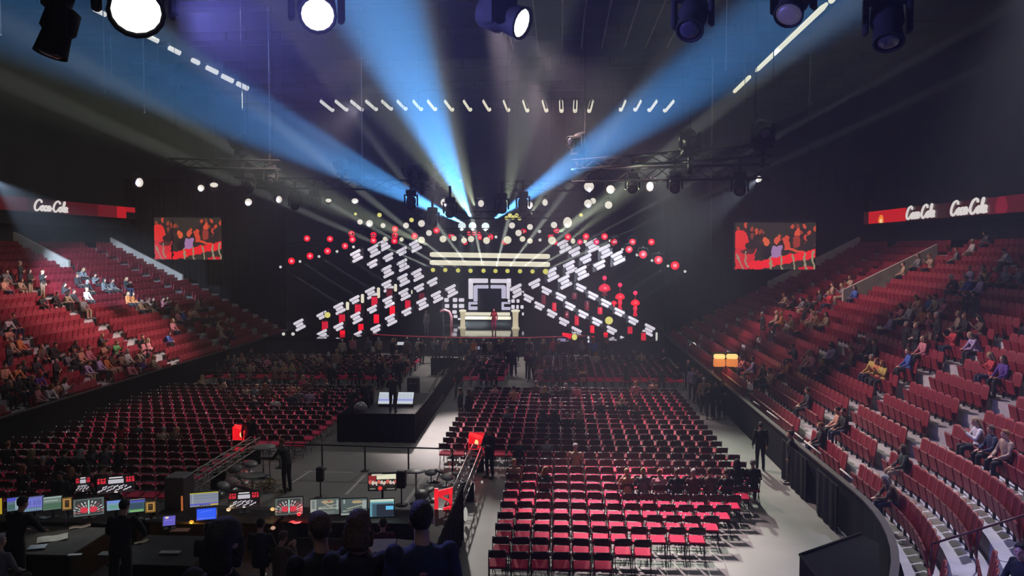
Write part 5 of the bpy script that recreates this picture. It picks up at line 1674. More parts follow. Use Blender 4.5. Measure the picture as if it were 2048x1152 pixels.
def person_meshes(kind, yaw_=0., female=False, fine=False):
    J = pose_joints(kind)
    f = .93 if female else 1.
    for s in 'RL':
        J['sh' + s] = Vector((J['sh' + s].x * f, J['sh' + s].y, J['sh' + s].z))
    sit = kind.startswith('sit')
    hd = J['hea']
    up = (J['nec'] - J['pel']).normalized()
    pitch = {'desk': -.35, 'sit_fwd': -.35, 'phone': -.30, 'sit_phone': -.35, 'cross': -.05}.get(kind, -.04)
    MH = Matrix.Translation(hd) @ Matrix.Rotation(yaw_, 4, 'Z') @ Matrix.Rotation(pitch, 4, 'X')
    fw = X_.cross(up).normalized() * -1
    def torso(mb, g, full_len=True):
        rings = []
        a, b, c, n_ = J['pel'], J['wai'], J['che'], J['nec']
        rings.append((a - up * .10, (.150) + g, .095 + g, X_, fw))
        rings.append((a, (.168 if female else .160) + g, .112 + g, X_, fw))
        rings.append((b, (.130 if female else .145) + g, .100 + g, X_, fw))
        rings.append((b.lerp(c, .6), .158 * f + g, .112 + (.015 if female else 0) + g, X_, fw))
        rings.append((c + up * .04, .172 * f + g, .108 + g, X_, fw))
        rings.append((n_ - up * .05, .150 * f + g, .082 + g, X_, fw))
        rings.append((n_ - up * .01, .085 + g, .062 + g, X_, fw))
        mb.loft(rings, 18)
    # body
    mb = MB()
    torso(mb, -.012)
    mb.tube([J['nec'] - up * .06, J['nec'] + up * .02, J['hea'] + Vector((0, -.02, -.06))], [.062, .055, .052], 12)
    head_geo(mb, MH)
    for s, n in ((1, 'R'), (-1, 'L')):
        mb.ell(J['sh' + n], .052, 10, 8)
        limb(mb, J['sh' + n], J['el' + n], .044, .036)
        limb(mb, J['el' + n], J['wr' + n], .037, .025)
        limb(mb, J['hi' + n], J['kn' + n], .074, .050)
        limb(mb, J['kn' + n], J['an' + n], .050, .034)
        mb.tube([J['an' + n] + Vector((0, -.03, -.02)), J['an' + n].lerp(J['to' + n], .5), J['to' + n]], [.034, .036, .02], 8)
        hand(mb, J['wr' + n], J['hd' + n], s, Vector((0, 0, 1)) if sit or kind in ('desk',) else Vector((s, 0, 0)))
    body = remesh(mb, .0085 if fine else .013, 2)
    # eyes
    eb = MB(); eb.T = MH
    for s in (-1, 1):
        eb.ell((s * .031, .077, .010), (.013, .010, .008), 8, 6)
    bm_ = MB()
    off = len(body.vertices)
    vs = [v.co.copy() for v in body.vertices] + [Vector(v) for v in eb.v]
    fs = [tuple(p.vertices) for p in body.polygons] + [tuple(i + off for i in q) for q in eb.f]
    nb = len(body.polygons)
    bpy.data.meshes.remove(body)
    body = bpy.data.meshes.new('person')
    body.from_pydata(vs, [], fs)
    body.polygons.foreach_set('use_smooth', [True] * len(fs))
    body.polygons.foreach_set('material_index', [0] * nb + [1] * (len(fs) - nb))
    # top
    mb = MB(); torso(mb, .016)
    mb.tube([J['nec'] - up * .04, J['nec'] + up * .015], [.085, .070], 14)
    for s, n in ((1, 'R'), (-1, 'L')):
        mb.ell(J['sh' + n], .066, 12, 8)
        limb(mb, J['sh' + n], J['el' + n], .060, .052)
        limb(mb, J['el' + n], J['wr' + n].lerp(J['el' + n], .06), .052, .040)
    top = remesh(mb, .014 if fine else .018, 2, .010, 3)
    # trousers and shoes
    mb = MB()
    mb.loft([(J['pel'] + up * .06, .165, .115, X_, fw), (J['pel'] - up * .02, .178, .125, X_, fw), (J['pel'] - up * .10, .150, .100, X_, fw)], 16)
    for s, n in ((1, 'R'), (-1, 'L')):
        limb(mb, J['hi' + n], J['kn' + n], .092, .068)
        limb(mb, J['kn' + n], J['an' + n].lerp(J['kn' + n], .04), .066, .054)
    tr = remesh(mb, .018, 2, .008, 9)
    mb = MB()
    for n in 'RL':
        a, t_ = J['an' + n], J['to' + n]
        d = (t_ - a); d.z = 0; d.normalize()
        sd = d.cross(Z_).normalized()
        h0 = max(a.z - .075, 0)
        mb.loft([(a - d * .065 + Vector((0, 0, -.03 - 0)), .03, .03, sd, Z_), (a - d * .03 + Vector((0, 0, -.035)), .042, .045, sd, Z_), (a + d * .06 + Vector((0, 0, -.04)), .047, .038, sd, Z_), (t_ + Vector((0, 0, .012)), .046, .030, sd, Z_), (t_ + d * .05 + Vector((0, 0, .008)), .025, .02, sd, Z_)], 10)
    sh = mb.mesh('shoes', blackm)
    sh.materials.clear()
    for me, nm in ((body, 'person'), (top, 'top'), (tr, 'trousers')):
        me.name = nm
        me.materials.append(None)
    body.materials.append(mat('eye_dark', (.03, .025, .02), .2, 0, 0))
    sh.materials.append(mat('shoe_black', (.02, .02, .02), .5, 0, .2))
    hq = MH
    return dict(body=body, top=top, tr=tr, sh=sh, MH=MH, J=J)
def hair_meshes():
    out = {}
    def trim(mb):
        vs = []
        for v in mb.v:
            v = Vector(v)
            if v.y > .018 and v.z < .055 + max(0, (abs(v.x) - .05) * -1.):
                v = v * .80
            elif v.z < .012 and v.y > -.045:
                v = v * .8
            elif v.z < -.05:
                v = v * .82
            vs.append(tuple(v))
        mb.v = vs
    mb = MB(); mb.ell((0, -.014, .036), (.085, .106, .105), 26, 18); trim(mb)
    mb.ell((0, .05, .105), (.058, .040, .026), 12, 8)
    out['short'] = remesh(mb, .008, 2, .008, 1)
    mb = MB(); mb.ell((0, -.016, .034), (.090, .110, .108), 26, 18); trim(mb)
    mb.loft([((0, -.07, .05), .085, .05, X_, Y_), ((0, -.085, -.06), .092, .050, X_, Y_), ((0, -.10, -.18), .10, .042, X_, Y_), ((0, -.10, -.26), .07, .03, X_, Y_)], 16)
    for s in (-1, 1):
        mb.tube([(s * .075, .02, .05), (s * .088, .0, -.05), (s * .085, -.03, -.17)], [.02, .03, .02], 10)
    out['long'] = remesh(mb, .010, 2, .009, 4)
    mb = MB(); mb.ell((0, -.014, .036), (.088, .108, .106), 26, 18); trim(mb); mb.loft([((0, -.06, .03), .084, .055, X_, Y_), ((0, -.07, -.05), .090, .052, X_, Y_), ((0, -.07, -.12), .08, .045, X_, Y_), ((0, -.06, -.14), .05, .03, X_, Y_)], 16)
    for s in (-1, 1):
        mb.tube([(s * .076, .02, .04), (s * .086, .0, -.03), (s * .08, -.02, -.11)], [.018, .026, .018], 10)
    out['bob'] = remesh(mb, .009, 2, .009, 5)
    mb = MB(); mb.ell((0, -.014, .036), (.083, .103, .102), 26, 18); trim(mb); mb.ell((0, -.10, .085), .042, 12, 8)
    out['bun'] = remesh(mb, .010, 2, .008, 6)
    mb = MB(); mb.ell((0, -.012, .040), (.086, .104, .100), 26, 18); trim(mb); mb.loft([((0, .03, .085), .07, .06, X_, Y_), ((0, .14, .062), .055, .03, X_, Y_), ((0, .16, .058), .03, .01, X_, Y_)], 14)
    out['cap'] = remesh(mb, .010, 1)
    for k, me in out.items():
        me.name = 'hair'
        me.materials.append(None)
    return out
HAIR = hair_meshes()
PALETTE = {'black': (.012, .012, .013), 'dark': (.022, .022, .026), 'navy': (.018, .024, .06), 'grey': (.14, .14, .15), 'white': (.58, .55, .56), 'beige': (.34, .24, .17), 'peach': (.52, .26, .18), 'orange': (.50, .18, .06),
           'red': (.42, .03, .04), 'pink': (.55, .20, .24), 'magenta': (.60, .05, .16), 'lavender': (.36, .28, .46), 'blue': (.04, .09, .34), 'green': (.10, .26, .09), 'dark-green': (.030, .045, .036), 'purple': (.10, .04, .24), 'brown': (.10, .06, .04), 'yellow': (.45, .34, .08), 'maroon': (.10, .015, .03), 'cream': (.46, .40, .32)}
SKIN = [mat('skin_' + str(i), c, .5, 0, .08, 12) for i, c in enumerate(((.50, .28, .20), (.42, .22, .15), (.56, .33, .25), (.30, .16, .11)))]
HAIRM = {k: mat('hair_' + k, c, .7, 0, .45, 60, bump=.6) for k, c in dict(dark=(.018, .013, .010), brown=(.07, .04, .022), blond=(.34, .24, .13), grey=(.30, .29, .28), white=(.55, .54, .52), red=(.40, .03, .04), black=(.010, .010, .010), ginger=(.24, .09, .03), blue=(.05, .08, .5)).items()}
def cloth(c):
    return mat('cloth_' + c, PALETTE[c], .8, 0, .2, 14, bump=.3)
def put(me, parent, m, name, loc=None, M=None):
    o = link(bpy.data.objects.new(name, me))
    if parent is not None:
        o.parent = parent
    o.material_slots[0].link = 'OBJECT'
    o.material_slots[0].material = m
    if M is not None:
        o.matrix_local = M
    return o
npeople = 0
def person(kind, loc, rz, label, top='dark', tr='dark', hair='dark', style='short', skin=None, sc=1., group=None, yaw_=0., female=None, fine=False):
    global npeople
    npeople += 1
    female = (style in ('long', 'bun', 'bob')) if female is None else female
    key = (kind, round(yaw_, 2), female, fine)
    if key not in PM:
        PM[key] = person_meshes(*key)
    q = PM[key]
    b = put(q['body'], None, skin or SKIN[npeople % 3], 'person')
    b.location = loc
    b.rotation_euler = (0, 0, rz)
    b.scale = (sc,) * 3
    put(q['top'], b, cloth(top), 'top')
    put(q['tr'], b, cloth(tr), 'trousers')
    s = link(bpy.data.objects.new('shoes', q['sh'])); s.parent = b
    put(HAIR[style], b, HAIRM[hair], 'cap' if style == 'cap' else 'hair', M=q['MH'])
    tag(b, label, 'person', group)
    return b
# ------------------------------------------------------------------ who sits and stands where
rd = random.Random(21)
LEFT_STAND = """75 713 dark;85 694 brown ginger long;103 696 dark;48 724 black;12 736 peach;23 738 orange;39 741 dark;27 762 dark;13 766 dark;67 760 purple red long;78 763 pink;95 768 white;114 758 peach;125 762 white brown long;
137 706 grey;150 707 black;159 712 peach;170 720 lavender;180 707 pink;201 718 lavender brown long;194 726 orange ginger long;209 692 peach ginger long;216 703 brown;234 688 green;245 695 beige;222 705 white;258 722 pink;275 704 beige ginger long;
287 712 purple;309 713 beige;286 679 dark;268 593 orange;277 596 beige;289 597 brown;294 603 white;327 596 pink;335 596 brown dark long;355 600 beige;357 621 pink;368 620 blue;381 612 peach;390 616 beige;396 606 beige blond long;405 602 brown;
419 621 dark;430 634 brown;408 636 black;347 646 pink blond long;333 655 blue;438 643 beige;444 650 beige;455 641 brown;458 648 dark;8 537 grey;9 558 peach;38 560 beige;82 582 dark;107 578 dark;132 582 beige;149 575 dark;162 541 grey;175 573 white;
168 593 grey;130 561 dark;191 555 grey;210 560 grey;227 563 grey;254 561 dark;177 563 dark;156 555 dark;258 590 orange;286 607 dark;13 633 white red cap;29 637 black;19 664 peach;24 671 beige;42 676 orange red short;205 677 dark;146 690 dark"""
LEFT_STANDING = """40 531 black;59 534 black;84 540 black;17 684 dark;111 716 black;272 678 pink;292 689 pink blond long"""
RIGHT_STAND = """1859 506 beige;1911 491 grey;1943 480 white white short;1978 465 grey;2017 500 white;1805 524 beige;1834 519 grey;1663 567 beige;1683 562 grey blond long;1699 562 beige;1708 574 blue;1657 588 red;1638 581 dark;1622 591 dark;1573 598 beige;
1586 592 dark;1609 606 grey;1580 638 beige;1602 629 red;1622 629 pink;1634 622 peach blond long;1650 629 beige;1551 624 beige;1561 623 orange;1779 626 lavender;1801 599 pink;1817 601 white;1840 583 peach;1856 583 blue;1843 622 orange ginger long;1869 585 beige;
1911 559 dark;1939 536 lavender;1959 546 lavender;1975 542 yellow;1988 545 red;1942 561 blue;2010 533 grey;2036 537 grey;1981 528 pink;1914 615 beige blond long;1895 588 pink;1904 654 red;1927 638 dark;1952 663 lavender blond long;1958 640 brown;1747 668 dark;
1740 683 dark;1843 689 pink blond long;1814 696 blue;1670 690 lavender;1622 697 pink;1490 699 pink;1504 710 lavender;1573 714 orange;1621 699 peach blond long;1665 692 lavender;1651 714 black;1741 720 yellow;1753 724 orange;1764 727 yellow ginger long;
1540 757 peach;1612 806 dark;1672 806 peach;1638 826 black;1684 820 black;1802 920 dark-green;1789 926 brown;1981 840 navy;1996 852 white blond long;2013 856 beige;2004 700 purple;1988 706 red;1525 745 dark;1586 700 dark;1700 700 brown"""
RIGHT_STANDING = """1525 632 dark;1833 650 black;1814 648 black;1876 622 black;1931 590 black;1948 594 black;1860 640 maroon"""
rows = {}
def best_on_stand(side, px, py, hh):
    b = None
    for k in range(NK - 1):
        off = .78 + DR * k
        z = Z0 + DZ * k + hh
        x = (RIMX + off) if side == 'r' else (LRIM - off)
        w = ray(px, py)
        Y = w.y / w.x * x if abs(w.x) > 1e-6 else 0
        if not (14 < Y < 66):
            continue
        X, Yp = proj((x, Y, z))
        e = abs(Yp - py)
        if side == 'r' and Y < CY:
            continue
        if b is None or e < b[0]:
            b = (e, k, Y)
    if side == 'r':
        for k in range(8):
            for i in range(60):
                s = 13 + i * .15
                p, rz = stand_pt('r', k, s)
                X, Yp = proj(p + Vector((0, 0, hh)))
                e = abs(Yp - py) + abs(X - px)
                if b is None or e < b[0]:
                    b = (e, k, s)
    return b
def parse(txt):
    out = []
    for it in txt.replace('\n', '').split(';'):
        q = it.split()
        if len(q) >= 3:
            out.append((float(q[0]), float(q[1]), q[2], q[3] if len(q) > 3 else None, q[4] if len(q) > 4 else None))
    return out
jobs = []
taken = {}
for side, txt, standing in (('l', LEFT_STAND, 0), ('l', LEFT_STANDING, 1), ('r', RIGHT_STAND, 0), ('r', RIGHT_STANDING, 1)):
    for (px, py, c, h, stl) in parse(txt):
        b = best_on_stand(side, px, py, 1.25 if not standing else 1.65)
        if b is None:
            continue
        _, k, s = b
        tk = taken.setdefault((side, k), [])
        for _t in range(12):
            if all(abs(s - q) > .46 for q in tk):
                break
            s += .24 if _t % 2 == 0 else .24
        tk.append(s)
        p, rz = stand_pt(side, k, s)
        jobs.append(dict(sec='left stand' if side == 'l' else 'right stand', row=k, ordk=s, p=p, rz=rz, st=standing, c=c, h=h, style=stl))
def snap(px, py, blks):
    w = PZ(px, py, 1.22)
    b = None
    for (blk, i, j), (x, y) in chairpos.items():
        if blk in blks and (blk, i, j) not in used:
            e = abs(x - w.x) + abs(y - w.y) * .6
            if b is None or e < b[0]:
                b = (e, blk, i, j, x, y)
    used.add((b[1], b[2], b[3]))
    return b
used = set()
LEFT_FLOOR = """245 850 red;280 846 dark;326 853 beige grey short;353 854 brown blond long;18 892 black;66 905 brown;85 908 dark;121 908 black;152 908 black;186 890 grey brown long;205 893 grey;235 890 dark;500 774 grey blond short;468 785 brown;487 775 beige;530 774 brown;550 750 black dark long;
530 735 beige;545 734 peach blond long;572 738 beige;594 750 black;616 752 magenta blond long;631 748 brown;521 792 dark;555 795 white;596 781 grey blond short;590 791 navy red cap;617 780 lavender;572 769 peach;609 762 brown;528 717 pink;474 720 dark;480 735 beige;465 750 dark;441 762 beige;512 748 dark;
446 738 grey;428 733 dark;420 747 beige;560 728 dark;588 736 brown;640 764 dark;150 935 black;95 925 maroon;60 940 dark;172 948 black dark long;188 948 black"""
RIGHT_FLOOR = """1012 819 grey;1078 829 dark dark long;1105 829 black dark long;1130 831 black;1152 827 brown blond long;1193 804 dark;1242 804 black;1262 812 dark;1050 882 dark;1100 882 grey;1146 898 beige grey short;1032 930 beige blond short;1087 933 black;1258 938 peach blond short;1300 946 grey;
1312 950 pink;1350 944 black;1421 950 brown;1380 946 maroon;1450 945 black;1480 930 dark;1503 928 black;1000 770 pink;1020 777 peach;1063 769 brown;1083 776 dark;1105 774 black;1130 776 dark;1146 771 pink;1277 769 pink;1302 763 peach;1240 795 peach"""
REAR = """960 752 black;980 748 brown;1080 742 pink;1095 735 dark;1110 742 black;1135 742 black;1172 744 peach;1145 715 brown;1150 730 dark;1185 708 beige;1165 712 dark;1205 712 dark;1225 715 brown;1245 708 dark;1265 712 dark;1290 706 beige;1310 712 dark;1330 735 dark;1345 730 black;1265 745 dark;
700 712 brown;715 705 dark;735 700 brown;742 712 beige;758 716 dark;775 712 brown;790 705 dark;805 710 pink;820 716 peach;835 705 dark;850 712 brown;865 716 dark;880 706 dark;640 712 beige;655 705 dark;622 705 beige;605 712 dark;585 700 grey;570 706 beige;600 722 dark;630 725 dark;648 722 brown;665 732 dark;700 730 dark;
720 733 dark;745 728 brown;770 731 grey;795 728 dark;540 715 dark;515 712 grey;500 722 dark;490 712 beige;470 712 grey;455 700 dark;440 712 dark;560 720 dark;925 714 brown;945 712 dark;965 714 dark;990 712 dark"""
for txt, blks, sec in ((LEFT_FLOOR, ('left', 'left rear'), 'left floor block'), (RIGHT_FLOOR, ('right',), 'right floor block'), (REAR, ('left rear', 'centre rear', 'right rear'), None)):
    for (px, py, c, h, stl) in parse(txt):
        e, blk, i, j, x, y = snap(px, py, blks)
        jobs.append(dict(sec={'left': 'left floor block', 'right': 'right floor block'}.get(blk, blk + ' floor block'), row=i, ordk=j, p=Vector((x, y, 0)), rz=0, st=0, c=c, h=h, style=stl))
grp = {}
for j in jobs:
    grp.setdefault((j['sec'], j['row']), []).append(j)
HC = ['dark', 'brown', 'dark', 'blond', 'brown', 'grey', 'black', 'ginger']
for (sec, row_), L in sorted(grp.items()):
    L.sort(key=lambda j: j['ordk'])
    stand = 'stand' in sec
    for n_, j in enumerate(L):
        style = j['style'] or rd.choice(['short', 'short', 'long', 'short', 'bun', 'long'])
        hc = j['h'] or rd.choice(HC)
        kind = rd.choice(['stand', 'cross', 'phone']) if j['st'] else rd.choice(['sit', 'sit', 'sit_fwd', 'sit_phone'])
        yw = rd.choice([0, 0, .5, -.5])
        what = 'standing' if j['st'] else 'seated'
        if stand:
            lab = f"{what} person in {j['c']}, {nth(n_ + 1)} from the camera in row {nth(row_ + 1)} of the {sec}"
        else:
            lab = f"seated person in {j['c']}, {nth(n_ + 1)} from the aisle in row {nth(row_ + 1)} of {sec}"
        p = j['p']
        dz = 0
        person(kind, p + Vector((0, 0, dz)), j['rz'] + rd.uniform(-.25, .25), lab, j['c'], rd.choice(['dark', 'black', 'navy', 'dark', 'beige' if stand else 'dark']), hc, style, None, rd.uniform(.94, 1.03), f'people in the {sec}', yw)
# ------------------------------------------------------------------ people on their feet on the floor
def floorp(px, pyfeet, kind, rz, lab, top, tr='dark', hair='dark', style='short', sc=1., yaw_=0., z=0., group=None, **kw):
    p = PZ(px, pyfeet, z)
    return person(kind, p, R(rz), lab, top, tr, hair, style, None, sc, group, yaw_, **kw)
floorp(918, 797, 'walk', 165, 'person in black walking towards the camera up the centre aisle', 'black', 'black')
floorp(921, 853, 'stand', 90, 'slim person in black standing at the aisle edge, seen from the side', 'black', 'black', yaw_=0.)
floorp(938, 855, 'stand', 60, 'person in a long dark coat right behind the slim figure in the aisle', 'black', 'black', 'brown', 'long')
floorp(979, 955, 'cross', 150, 'person in black with a red-lit face beside the red box of the right barrier', 'black', 'black')
floorp(499, 921, 'stand', 10, 'person in black behind the red box of the left barrier', 'black', 'black', 'red')
floorp(574, 983, 'desk', 60, 'man in a dark green coat with sandy hair leaning over the music stand', 'dark-green', 'dark', 'ginger', 'short', 1.02)
floorp(1018, 752, 'stand', 0, 'person in black, left one of the dark pair in the rear centre aisle', 'black', 'black', sc=1.05)
floorp(1028, 752, 'stand', 180, 'person in black, right one of the dark pair in the rear centre aisle', 'black', 'black', sc=1.05)
floorp(1062, 762, 'walk', 170, 'person in dark clothes at the left of the couple before the rear right block', 'dark', 'black')
floorp(1073, 760, 'stand', 190, 'person in brown at the right of the couple before the rear right block', 'brown', 'dark', 'brown', 'long')
floorp(1056, 757, 'phone', 200, 'person in maroon just behind the couple before the rear right block', 'maroon', 'dark', 'brown')
floorp(674, 758, 'stand', 20, 'person in beige standing behind the left floor block', 'beige', 'dark', 'blond', 'short', 1.05)
floorp(685, 728, 'stand', 10, 'person in white standing near the left stage wing', 'cream', 'dark', 'white')
floorp(660, 788, 'stand', 170, 'dark standing person at the back edge of the left floor block', 'dark', 'dark')
floorp(651, 845, 'phone', 100, 'person in black standing at the aisle end of the left floor block', 'black', 'black')
floorp(165, 808, 'stand', 200, 'person in black standing on the floor at the left-hand boards', 'black', 'black', 'dark', 'short', 1.1)
floorp(282, 800, 'stand', 30, 'dark person standing at the far corner of the left floor block', 'dark', 'dark', 'grey')
floorp(1268, 752, 'stand', 30, 'dark person standing among the rear right chairs', 'dark', 'black')
floorp(1326, 752, 'cross', 190, 'person in black standing at the end of the rear right chairs', 'black', 'black')
for i, (px, fy, c, h, k) in enumerate(((1384, 800, 'lavender', 'brown', 'stand'), (1392, 806, 'grey', 'dark', 'cross'), (1407, 828, 'beige', 'white', 'stand'), (1402, 815, 'dark', 'dark', 'stand'), (1419, 838, 'black', 'dark', 'phone'), (1432, 838, 'black', 'brown', 'stand'), (1444, 836, 'black', 'dark', 'cross'), (1376, 780, 'dark', 'dark', 'stand'))):
    floorp(px, fy, k, rd.uniform(120, 240), f'person in {c} in the group standing in the right-hand aisle, ' + ('second farthest', 'third farthest', 'white-haired', 'behind the white-haired one', 'nearest at the left', 'nearest in the middle', 'nearest at the right', 'farthest')[i], c, 'black', h, 'short', 1.02, group='group standing in the right aisle')
floorp(1580, 968, 'stand', 70, 'person in black standing against the black cloth of the right boards', 'black', 'black', sc=1.05)
floorp(1520, 940, 'stand', 0, 'x', 'black', 'black')['label'] = 'person in black standing at the right end of the floor chairs'
# line of people before the stage
N = 0
for li, (d, cols) in enumerate(((55.5, ['pink', 'grey', 'beige', 'dark', 'blue', 'cream', 'grey', 'beige', 'dark', 'orange', 'beige', 'dark', 'brown', 'cream', 'dark-green', 'red', 'dark', 'grey', 'blue', 'dark']), (54.6, ['dark', 'brown', 'black', 'navy', 'dark', 'navy', 'black', 'dark', 'black', 'dark', 'brown', 'black', 'dark']))):
    L = sorted((705 + rd.uniform(-4, 4) + i * (27 if li == 0 else 30) + (0 if li == 0 else 80)) for i in range(len(cols)))
    for i, (px, c) in enumerate(zip(L, cols)):
        p = P(px, 640, d); p.z = 0
        person(rd.choice(['stand', 'stand', 'cross', 'phone', 'walk']), p, rd.uniform(-.6, .6) + (math.pi if i % 4 == 1 else 0), f'standing person in {c}, {nth(i + 1)} from the left in the {("far", "near")[li]} line before the stage', c, 'dark', rd.choice(HC), rd.choice(['short', 'long']), None, rd.uniform(.95, 1.04), 'people standing before the stage')
# performers
p = P(988, 655, 62.5); person('phone', (p.x, p.y, 1.5), R(170), 'singer in a red top and magenta trousers on the stage', 'red', 'magenta', 'red', 'long', None, 1.02)
p = P(853, 664, 61); person('stand', (p.x, p.y, 1.5), R(150), 'dim figure in grey at the left of the stage deck', 'grey', 'grey', 'brown')
# mixing position crew
p = P(786, 830, 36.2); person('desk', (p.x, p.y, .45), R(4), 'engineer in black leaning over the bright sloping consoles', 'black', 'black', 'dark', 'short', None, 1.03)
p = P(703, 815, 35.5); person('sit_fwd', (p.x, p.y, .45), R(-20), 'seated engineer in black at the left side of the mixing platform', 'black', 'black')
p = P(731, 805, 37); person('sit', (p.x, p.y, .45), R(10), 'engineer in dark grey sitting behind the grey globe', 'dark', 'black')
p = P(796, 765, 44); person('stand', (p.x, p.y, 0), R(180), 'person in black standing behind the mixing platform', 'black', 'black', sc=1.1)
p = P(760, 770, 44.6); person('stand', (p.x, p.y, 0), R(160), 'person in dark clothes standing left behind the mixing platform', 'dark', 'black')
# operators of the control desks
def op(px, pytop, d, kind, rz, lab, top, hair='dark', style='short', sc=1., **kw):
    """someone whose crown shows at px, pytop; stands or sits on the deck"""
    p = P(px, pytop, d)
    hgt = {'desk': 1.70, 'sit': 1.37, 'sit_fwd': 1.28, 'stand': 1.75, 'phone': 1.74, 'sit_phone': 1.36}[kind] * sc
    return person(kind, (p.x, p.y, p.z - hgt), R(rz), lab, top, 'black', hair, style, None, sc, 'operators at the control desks', **kw)
op(238, 1006, 13.2, 'desk', 8, 'operator in black leaning over the left desk beside the fan-pattern screen', 'black', sc=1.06, fine=True)
op(26, 1000, 13.0, 'desk', -6, 'operator in black at the left end of the desk, dark cap-like hair', 'black', 'black')
op(418, 1044, 14.2, 'sit', 10, 'operator in black sitting below the blue screen', 'black', 'black')
op(523, 1034, 14.6, 'sit', 0, 'operator in dark clothes sitting between the stage and fan-pattern screens', 'dark')
op(566, 1062, 14.6, 'sit_phone', -15, 'operator in brown holding a sheet of paper below the red lamp', 'brown', 'brown')
op(766, 1035, 16.2, 'sit', 10, 'operator in maroon sitting below the teal window screen', 'maroon', 'dark')
op(4, 1066, 12.5, 'sit', -10, 'grey-haired person in a grey-blue shirt at the bottom left corner', 'grey', 'grey')
op(120, 942, 20.2, 'stand', 180, 'person in black standing before the left chairs behind the desk', 'black', 'black', sc=.96)
# spectators right in front of the camera
def near(px, pytop, d, kind, rz, lab, top, hair, style, **kw):
    p = P(px, pytop, d)
    hgt = {'stand': 1.735, 'phone': 1.73, 'cross': 1.735}[kind]
    return person(kind, (p.x, p.y, p.z - hgt), R(rz), lab, top, 'black', hair, style, None, 1.0, 'spectators just before the camera', fine=True, **kw), (p.x, p.y, p.z - hgt)
foot = []
for a in ((446, 1046, 4.0, 'stand', -12, 'dark-haired person in black, largest head at the bottom of the view', 'black', 'dark', 'bob'),
          (640, 1031, 5.6, 'cross', 35, 'short-haired man in black turned half left before the drawing screens', 'black', 'brown', 'short'),
          (715, 1030, 5.3, 'phone', 10, 'woman with light brown hair in a black leather jacket, reading a leaflet', 'black', 'brown', 'bob'),
          (843, 1010, 5.3, 'stand', 14, 'young man in a navy T-shirt with a pink print on the back', 'navy', 'dark', 'short')):
    b, q = near(*a)
    foot.append(q)
mb = MB()
for q in foot:
    mb.box((q[0], q[1], q[2] - .05), (.9, .8, .1)); mb.box((q[0], q[1], (q[2] - .1) / 2), (.5, .4, q[2] - .1))
struct('floor_near_steps', mb, tread_m)
# leaflet in the woman's hands and the print on the T-shirt
q = foot[2]
t = thing('leaflet', 'open printed leaflet in the hands of the woman in the leather jacket', 'leaflet', (q[0] + .17, q[1] + .34, q[2] + 1.30))
t.rotation_euler = (R(-48), 0, R(-6))
for s in (-1, 1):
    mb = MB(); mb.box((s * .105, 0, 0), (.205, .003, .29), Matrix.Rotation(R(s * 8), 3, 'Z')); obj('page', mb, paper, t)
    mb = MB(); mb.box((s * .105, -.0065 - .0, -.03), (.10, .003, .14), Matrix.Rotation(R(s * 8), 3, 'Z')); obj('printed_picture', mb, mat('print_grey', (.12, .12, .13), .7, 0, .3, 30), t)
for o in bpy.data.objects:
    if o.get('label', '').startswith('young man in a navy'):
        mb = MB()
        M5 = Matrix.Rotation(R(8), 4, 'X')
        mb.ell((0, -.135, 1.25), (.022, .006, .05), 10, 6); mb.ell((-.05, -.135, 1.27), (.018, .006, .02), 8, 5); mb.ell((.0, -.136, 1.31), (.028, .006, .014), 8, 5)
        obj('back_print', mb, mat('pink_print', (.35, .12, .16), .7, 0, .2, 20), o)
p = P(2036, 1088, 12.2)
person('sit', (p.x, p.y, p.z - 1.36), R(100), 'dark-clothed person at the bottom right corner, face lit pink', 'black', 'black', 'dark', 'short', None, 1.0, None, .6)
# ------------------------------------------------------------------ haze and light
w = bpy.data.worlds.new('world')
S.world = w
w.use_nodes = True
nt = w.node_tree
vs = nt.nodes.new('ShaderNodeVolumeScatter')
vs.inputs['Color'].default_value = (.9, .93, 1, 1)
vs.inputs['Density'].default_value = .002
vs.inputs['Anisotropy'].default_value = .25
nt.links.new(vs.outputs[0], nt.nodes['World Output'].inputs['Volume'])
nt.nodes['Background'].inputs[0].default_value = (0, 0, 0, 1)
BLUE_ = (.12, .44, 1.); OLV = (.72, .80, .52); PUR = (.30, .26, 1.); COLD = (.55, .75, 1.)
def beam(a, b, ang, power, col, blend=.7):
    lamp('SPOT', a, b, power * 6.5, col, ang, blend, .08)
# four blue beams
beam(P(941, 434, 57.5), P(752, 0, 26), 6.6, 560000, BLUE_)
beam(P(925, 446, 57.5), P(120, 40, 24), 6.4, 640000, BLUE_)
beam(P(986, 440, 57.5), P(1640, -20, 26), 6.2, 380000, BLUE_)
beam(P(-14, 358, 35), P(235, 575, 56), 26, 8000, COLD, .5)
beam(P(1517, 359, 39.8), P(1290, 520, 55), 20, 7000, (.75, .85, 1), .6)
# olive beams
for a, b, an, pw in (((856, 490, 62), (-60, 80, 24), 6, 66000), ((930, 420, 58), (600, -60, 22), 6, 70000), ((950, 415, 58), (786, -60, 22), 5, 60000), ((1010, 420, 58), (1100, -60, 22), 4.4, 50000), ((1035, 430, 58), (1090, -40, 30), 3, 20000),
                     ((1110, 470, 60), (1800, -10, 24), 6, 70000), ((1060, 430, 60), (1400, -60, 22), 6, 36000), ((1140, 480, 60), (1720, 20, 26), 5, 30000)):
    beam(P(*a), P(*b), an, pw * .7, OLV)
for i, (x, y) in enumerate(((866, 540), (890.5, 540), (916, 541), (941, 541.5), (967, 541.5), (991, 542), (1015, 542), (1040, 542.5), (1065, 543), (1091, 543))):
    beam(P(x, y - 3, 65.8), P(978 + (x - 978) * 5.2, 330, 52), 2.6, 200000, (.85, .9, .75), .6)
for x, y in ((924, 452), (945, 452), (971, 453)):
    beam(P(x, y, 61.8), P(x + (x - 946) * .6, 600, 66), 18, 26000, (.8, 1, 1), .8)
